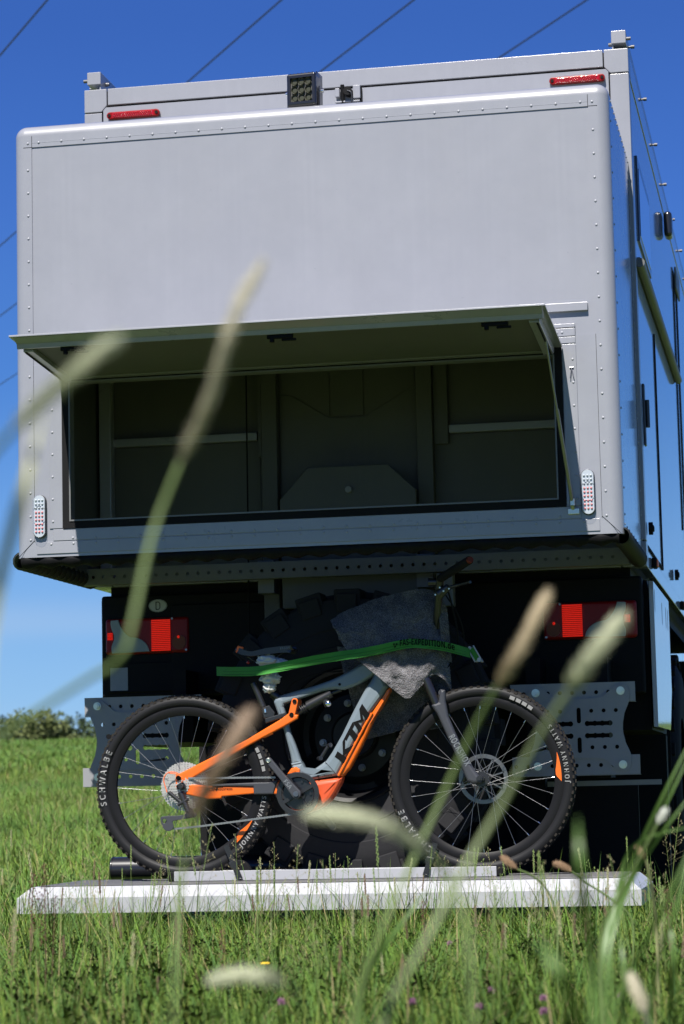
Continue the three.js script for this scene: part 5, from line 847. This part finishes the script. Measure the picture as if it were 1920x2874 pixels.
  scatter('flowering_grass', 'reddish brown sorrel spikes in the meadow', sorrel, [...field(-1.3, 0.2, 2.6, 4.4, 10, 0.75, 1.1, () => rr(0.8, 1.1), ok), ...field(0.1, 2.4, 2.6, 4.4, 2.4, 0.7, 1.05, () => rr(0.8, 1.1), ok)]);
  scatter('flowering_grass', 'scattered pale grass stalks in the field beside the truck', [spike[0], panicle[1]], field(-9, -1.4, -16, -1, 3, 0.9, 1.3, () => 1));

  // ---- single stems standing close to the lens
  const SM = { green: std(lin(0.11, 0.16, 0.045), 0.6, 0, { side: THREE.DoubleSide }), leaf: std(lin(0.075, 0.14, 0.03), 0.5, 0, { side: THREE.DoubleSide }), pale: std(lin(0.4, 0.42, 0.28), 0.8), beige: std(lin(0.42, 0.39, 0.28), 0.85), brown: std(lin(0.22, 0.14, 0.08), 0.9) };
  function stem(label, path, d, headN, rs, rh, mat, headMat, gx = 0) {
    const t = thing('foxtail_plant', label, 'plant'), z = CAM.z - d;
    const P = path.map(([x, y], i) => hitZ(x, y, z + 0.03 * Math.sin(i * 0.9))), e = P[P.length - 1], g = height(e.x, e.z);
    if (e.y > g + 0.03) { P.push(V(e.x + gx * 0.6, (e.y + g) / 2, e.z + 0.01), V(e.x + gx, g - 0.01, e.z)); }
    const body = P.slice(Math.max(0, headN - 1));
    if (body.length > 1) { const cv = new THREE.CatmullRomCurve3(body, false, 'centripetal'); mesh('stalk', new THREE.TubeGeometry(cv, 50, rs, 8), mat, t); }
    if (headN > 1) {
      const cv = new THREE.CatmullRomCurve3(P.slice(0, headN), false, 'centripetal'), gs = [], n = 420, up = V(0, 0, 1);
      const core = new THREE.TubeGeometry(cv, 40, 1, 8), p = core.attributes.position, q = V(0, 0, 0);
      for (let i = 0; i < p.count; i++) { const k = Math.floor(i / 9), tt = k / 40, c = cv.getPointAt(Math.min(1, tt)), prof = rh * 0.5 * Math.sqrt(Math.min(1, tt * 5 + 0.08)) * Math.min(1, (1.04 - tt) * 6) * (1 + 0.25 * noise.noise(tt * 14, i % 9, d * 7)); q.fromBufferAttribute(p, i).sub(c).multiplyScalar(prof).add(c); p.setXYZ(i, q.x, q.y, q.z); }
      core.computeVertexNormals(); gs.push(core);
      for (let i = 0; i < n; i++) { const tt = (i + 0.5) / n, c = cv.getPointAt(tt), tg = cv.getTangentAt(tt), a = i * 2.39996, s1 = V(0, 0, 1).cross(tg).normalize(), s2 = tg.clone().cross(s1), o = s1.multiplyScalar(Math.cos(a)).addScaledVector(s2, Math.sin(a)), r = rh * (0.45 + 0.4 * rnd()) * Math.min(1, tt * 6 + 0.2) * Math.min(1, (1.03 - tt) * 8), b = c.clone().addScaledVector(o, r), f = b.clone().addScaledVector(o, rh * rr(0.2, 0.8)).addScaledVector(tg, -rh * rr(0.7, 1.6)); gs.push(rod(b.clone().addScaledVector(o, -rh * 0.3), f, rh * 0.15, rh * 0.02, 4)); }
      mesh('seed_head', merge(gs), headMat, t);
    }
    return t;
  }
  function leaf(label, path, d, w, mat = SM.leaf, gx = 0) {
    const t = thing('sedge_plant', label, 'plant'), z = CAM.z - d, P = path.map(([x, y], i) => hitZ(x, y, z + 0.04 * Math.sin(i))), e = P[P.length - 1], g = height(e.x, e.z);
    if (e.y > g + 0.03) P.push(V(e.x + gx * 0.6, (e.y + g) / 2, e.z), V(e.x + gx, g - 0.01, e.z));
    const cv = new THREE.CatmullRomCurve3(P, false, 'centripetal'), n = 40, pos = [], idx = [], uv = [];
    for (let i = 0; i <= n; i++) { const s = i / n, c = cv.getPoint(s), tg = cv.getTangent(s), sd = V(0, 0, 1).cross(tg).normalize(), ww = w * Math.min(1, 0.03 + s * 3.2); const k = 0.25; pos.push(c.x - sd.x * ww, c.y - sd.y * ww, c.z + k * ww, c.x, c.y, c.z, c.x + sd.x * ww, c.y + sd.y * ww, c.z + k * ww); uv.push(0, s, 0.5, s, 1, s); if (i) { const a = (i - 1) * 3; idx.push(a, a + 1, a + 3, a + 1, a + 4, a + 3, a + 1, a + 2, a + 4, a + 2, a + 5, a + 4); } }
    const ge = new THREE.BufferGeometry(); ge.setAttribute('position', new THREE.Float32BufferAttribute(pos, 3)); ge.setAttribute('uv', new THREE.Float32BufferAttribute(uv, 2)); ge.setIndex(idx); ge.computeVertexNormals();
    mesh('blade', ge, mat, t); return t;
  }
  stem('tall blurred grass stem with a long pale head rising across the open hatch', [[737, 738], [682, 837], [640, 940], [600, 1088], [545, 1216], [505, 1300], [441, 1461], [404, 1596], [375, 1737], [345, 1845], [265, 1895], [130, 1980], [0, 2070], [-90, 2200]], 1.5, 6, 0.0019, 0.0048, SM.green, SM.beige, -0.05);
  stem('arched blurred grass stem with a pale green head crossing the left corner of the lid', [[335, 952], [270, 990], [200, 1050], [120, 1125], [40, 1205], [-30, 1285], [-90, 1400], [-130, 1600], [-150, 1900]], 1.25, 5, 0.0018, 0.0044, SM.green, SM.pale);
  leaf('limp blurred grass leaf hanging beside the left lamp of the tail box', [[125, 1150], [95, 1270], [62, 1390], [30, 1510], [0, 1630], [-30, 1800], [-40, 2100]], 1.3, 0.0038, std(lin(0.24, 0.25, 0.13), 0.6, 0, { side: THREE.DoubleSide }));
  stem('blurred brown headed grass stem before the chain stay of the bicycle', [[708, 1998], [665, 2065], [618, 2145], [575, 2225], [545, 2300], [520, 2400], [500, 2550], [490, 2750]], 1.7, 5, 0.0014, 0.0058, SM.green, std(lin(0.3, 0.22, 0.15), 0.9));
  stem('drooping blurred grass stem with a pale head between the two bicycle wheels', [[868, 2286], [960, 2288], [1060, 2308], [1140, 2350], [1205, 2400], [1260, 2460], [1300, 2560], [1320, 2700]], 1.6, 5, 0.0018, 0.0052, SM.green, SM.pale);
  stem('straight blurred grass stem with a brownish head leaning over the front wheel', [[1537, 1668], [1495, 1750], [1448, 1840], [1396, 1925], [1338, 2030], [1265, 2185], [1198, 2330], [1145, 2445], [1085, 2580], [1010, 2780]], 2.0, 4, 0.0022, 0.0056, SM.green, std(lin(0.4, 0.33, 0.21), 0.85), -0.04);
  stem('slanting blurred grass stem with a plump pale head before the right carrier plate', [[1748, 1735], [1695, 1795], [1642, 1868], [1592, 1945], [1500, 2090], [1405, 2265], [1325, 2400], [1265, 2510], [1185, 2660], [1080, 2860]], 1.7, 4, 0.0024, 0.0058, std(lin(0.16, 0.2, 0.09), 0.6), SM.pale, -0.05);
  stem('low blurred grass head lying level in the meadow', [[600, 2752], [670, 2738], [740, 2740], [800, 2760], [845, 2810], [870, 2900]], 1.9, 4, 0.0016, 0.006, SM.green, SM.pale);
  stem('beige withered grass head among the broad leaves', [[1772, 2745], [1795, 2800], [1812, 2850], [1830, 2940]], 2.6, 3, 0.0022, 0.006, SM.beige, SM.beige);
  stem('small plantain head on a bent stalk above the right half of the platform', [[1560, 2424], [1582, 2432], [1604, 2446], [1650, 2480], [1710, 2520], [1770, 2575]], 5.6, 3, 0.0022, 0.007, SM.green, SM.brown);
  stem('small plantain head on a curved stalk below the front bicycle wheel', [[1412, 2408], [1432, 2424], [1452, 2440], [1490, 2456], [1530, 2490], [1560, 2560]], 5.4, 3, 0.0022, 0.007, SM.green, SM.brown);
  stem('upright stalk with a brown bud beside the right end of the platform', [[1788, 2375], [1800, 2395], [1812, 2412], [1826, 2470], [1836, 2540], [1842, 2600]], 5.0, 3, 0.003, 0.006, std(lin(0.2, 0.2, 0.09), 0.6), SM.brown);
  stem('thin green stem with a white bud crossing the dark wheel arch', [[1868, 2275], [1858, 2292], [1846, 2312], [1800, 2400], [1740, 2510], [1690, 2610]], 3.4, 3, 0.0022, 0.005, SM.green, std(lin(0.45, 0.47, 0.4), 0.8));
  for (const [lab, path, d, w] of [
    ['long narrow grass leaf leaning across the dark underside of the truck', [[1985, 1985], [1920, 2114], [1865, 2225], [1810, 2340], [1759, 2448], [1715, 2560], [1690, 2700]], 3.6, 0.0027],
    ['narrow grass leaf running close beside the longest leaning leaf', [[1975, 2030], [1920, 2151], [1875, 2245], [1825, 2350], [1776, 2448], [1725, 2570], [1690, 2720]], 3.7, 0.0026],
    ['third leaning grass leaf, bending lower over the platform end', [[1990, 2160], [1920, 2255], [1870, 2320], [1825, 2385], [1786, 2448], [1740, 2560], [1705, 2710]], 3.5, 0.0024],
    ['flat grass leaf crossing behind the leaning leaves', [[1990, 2315], [1920, 2324], [1850, 2340], [1795, 2362], [1760, 2400], [1735, 2490], [1715, 2620]], 3.6, 0.0022],
    ['thin dark grass leaf arching up beside the platform end', [[1985, 2260], [1930, 2400], [1880, 2510], [1825, 2620], [1765, 2730], [1720, 2860]], 2.6, 0.0024],
    ['thin bright grass leaf standing before the platform end', [[1955, 2330], [1925, 2450], [1890, 2570], [1850, 2700], [1825, 2860]], 2.8, 0.0024],
    ['slender grass leaf with its tip bent away from the platform', [[1870, 2560], [1885, 2620], [1890, 2700], [1885, 2780], [1880, 2880]], 3.0, 0.0034],
    ['slender upright grass leaf beside the withered head', [[1735, 2600], [1748, 2680], [1752, 2760], [1750, 2870]], 3.0, 0.003],
    ['short upright blurred grass leaf before the front wheel', [[1622, 2290], [1624, 2360], [1630, 2440], [1640, 2530], [1655, 2640], [1665, 2780]], 1.7, 0.0032],
    ['wide soft grass leaf low in the meadow', [[1500, 2640], [1540, 2680], [1580, 2740], [1610, 2820], [1630, 2920]], 1.5, 0.004],
    ['pale narrow grass leaf slanting in the low meadow', [[1210, 2480], [1150, 2560], [1090, 2640], [1040, 2720], [1010, 2830]], 3.2, 0.0035],
  ]) leaf(lab, path, d, w);

  // ---- small flowers
  const petal = std(lin(0.2, 0.085, 0.16), 0.8), yellow = std(lin(0.75, 0.5, 0.02), 0.5);
  const flower = (px, py, y, lab, yel) => {
    const d = ray(px, py), s = (y - CAM.y) / d.y, p = CAM.clone().addScaledVector(d, s), g0 = height(p.x, p.z), t = thing(yel ? 'buttercup' : 'clover_flower', lab, 'flower', yel ? undefined : 'pink clover heads in the low meadow');
    mesh('stalk', rod(V(p.x, g0 - 0.005, p.z), V(p.x, p.y, p.z), 0.001, 0.001, 5), SM.green, t);
    const gs = []; if (yel) for (let k = 0; k < 5; k++) gs.push(new THREE.SphereGeometry(0.006, 8, 6).scale(1, 0.4, 0.9).translate(0.006, 0.002, 0).rotateY(k * 1.2566)); else for (let k = 0; k < 60; k++) { const u = V(rr(-1, 1), rr(-0.5, 1), rr(-1, 1)).normalize(); gs.push(rod(u.clone().multiplyScalar(0.004), u.clone().multiplyScalar(0.0085), 0.0014, 0.0006, 4)); }
    mesh('flower_head', merge(gs).translate(p.x, p.y, p.z), yel ? yellow : petal, t);
  };
  for (const [x, y] of [[1158, 2812], [1380, 2780], [1525, 2803], [1526, 2840], [1262, 2648], [1345, 2826], [1742, 2795], [790, 2812]]) flower(x, y, 0.16, 'pink clover flower head in the low meadow', false);
  flower(744, 2706, 0.17, 'single yellow buttercup flower in the meadow', true);
}
{ // trees beyond the crest of the field
  const bark = std(lin(0.09, 0.07, 0.05), 0.9), spec = [[-30, 2016, 265, 5.2, 0], [18, 2008, 280, 4.2, 0], [70, 2016, 300, 4.4, 1], [112, 1988, 270, 4.6, 2], [160, 2002, 290, 5, 1], [214, 2006, 275, 4.2, 0], [250, 2036, 300, 4.2, 1], [300, 2030, 280, 5, 0], [-110, 2022, 290, 5.4, 1], [360, 2034, 290, 5, 0], [450, 2036, 300, 5, 1]];
  const labs = ['dark green broadleaf tree on the skyline beyond the field', 'mid green broadleaf tree on the skyline beyond the field', 'taller yellowish green tree rising above the skyline trees'], cols = [lin(0.035, 0.06, 0.022), lin(0.05, 0.078, 0.024), lin(0.09, 0.11, 0.03)];
  const mats = cols.map((c) => std(c, 0.8, 0, { side: THREE.DoubleSide }));
  for (const [px, py, d, r, kind] of spec) {
    const top = hitZ(px, py - 7, CAM.z - d), g0 = height(top.x, top.z), H = top.y - g0, t = thing('skyline_tree', labs[kind], 'tree', kind === 2 ? undefined : ['dark trees on the skyline', 'lighter trees on the skyline'][kind]);
    t.position.set(top.x, g0, top.z);
    const limbs = [rod(V(0, -0.3, 0), V(0.1, H * 0.55, 0), 0.28, 0.17, 8)], blobs = [];
    for (let k = 0; k < 11; k++) { const a = k * 2.4, rad = r * rr(0.15, 0.75), y = H - r * 1.5 + r * rr(-0.9, 0.95), e = V(Math.cos(a) * rad * 1.15, y, Math.sin(a) * rad * 1.15); limbs.push(rod(V(0.08, H * rr(0.35, 0.55), 0), e, 0.09, 0.03, 5)); blobs.push([e, r * rr(0.36, 0.55)]); }
    blobs.push([V(0, H - r * 0.45, 0), r * 0.42]);
    mesh('trunk', merge(limbs), bark, t);
    const pos = [], nn = 3400;
    for (let i = 0; i < nn; i++) { const [c, q] = blobs[i % blobs.length], u = V(rr(-1, 1), rr(-1, 1), rr(-1, 1)).normalize().multiplyScalar(q * (0.55 + 0.5 * rnd())).add(c), s = rr(0.16, 0.34), a = V(rr(-1, 1), rr(-1, 1), rr(-1, 1)).normalize(), b = a.clone().cross(V(rr(-1, 1), rr(-1, 1), rr(-1, 1))).normalize(), p0 = u.clone().addScaledVector(a, s), p1 = u.clone().addScaledVector(b, s * 0.6), p2 = u.clone().addScaledVector(a, -s), p3 = u.clone().addScaledVector(b, -s * 0.6); for (const v of [p0, p1, p2, p0, p2, p3]) pos.push(v.x, v.y, v.z); }
    const g = new THREE.BufferGeometry(); g.setAttribute('position', new THREE.Float32BufferAttribute(pos, 3)); g.computeVertexNormals();
    mesh('crown', g, mats[kind], t);
  }
}
{ // overhead power lines
  const dir = ray(-1824, 2330); dir.y = 0; dir.normalize();
  for (const [px, py] of [[62, 83], [640, 131], [1040, 93], [1530, 77]]) {
    const d = ray(px, py), p = CAM.clone().addScaledVector(d, (19 - CAM.y) / d.y), pts = [];
    for (let k = -14; k <= 14; k++) { const q = p.clone().addScaledVector(dir, k * 14); q.y += (k * 14) ** 2 * 0.00004; pts.push(q); }
    const w = tag(mesh('power_line', tube(pts, 0.021, 56, 6), M.wire, scene), 'thin dark overhead power line crossing the blue sky', 'power line', 'overhead power lines');
  }
}

scene.add(camera);
renderer.render(scene, camera);
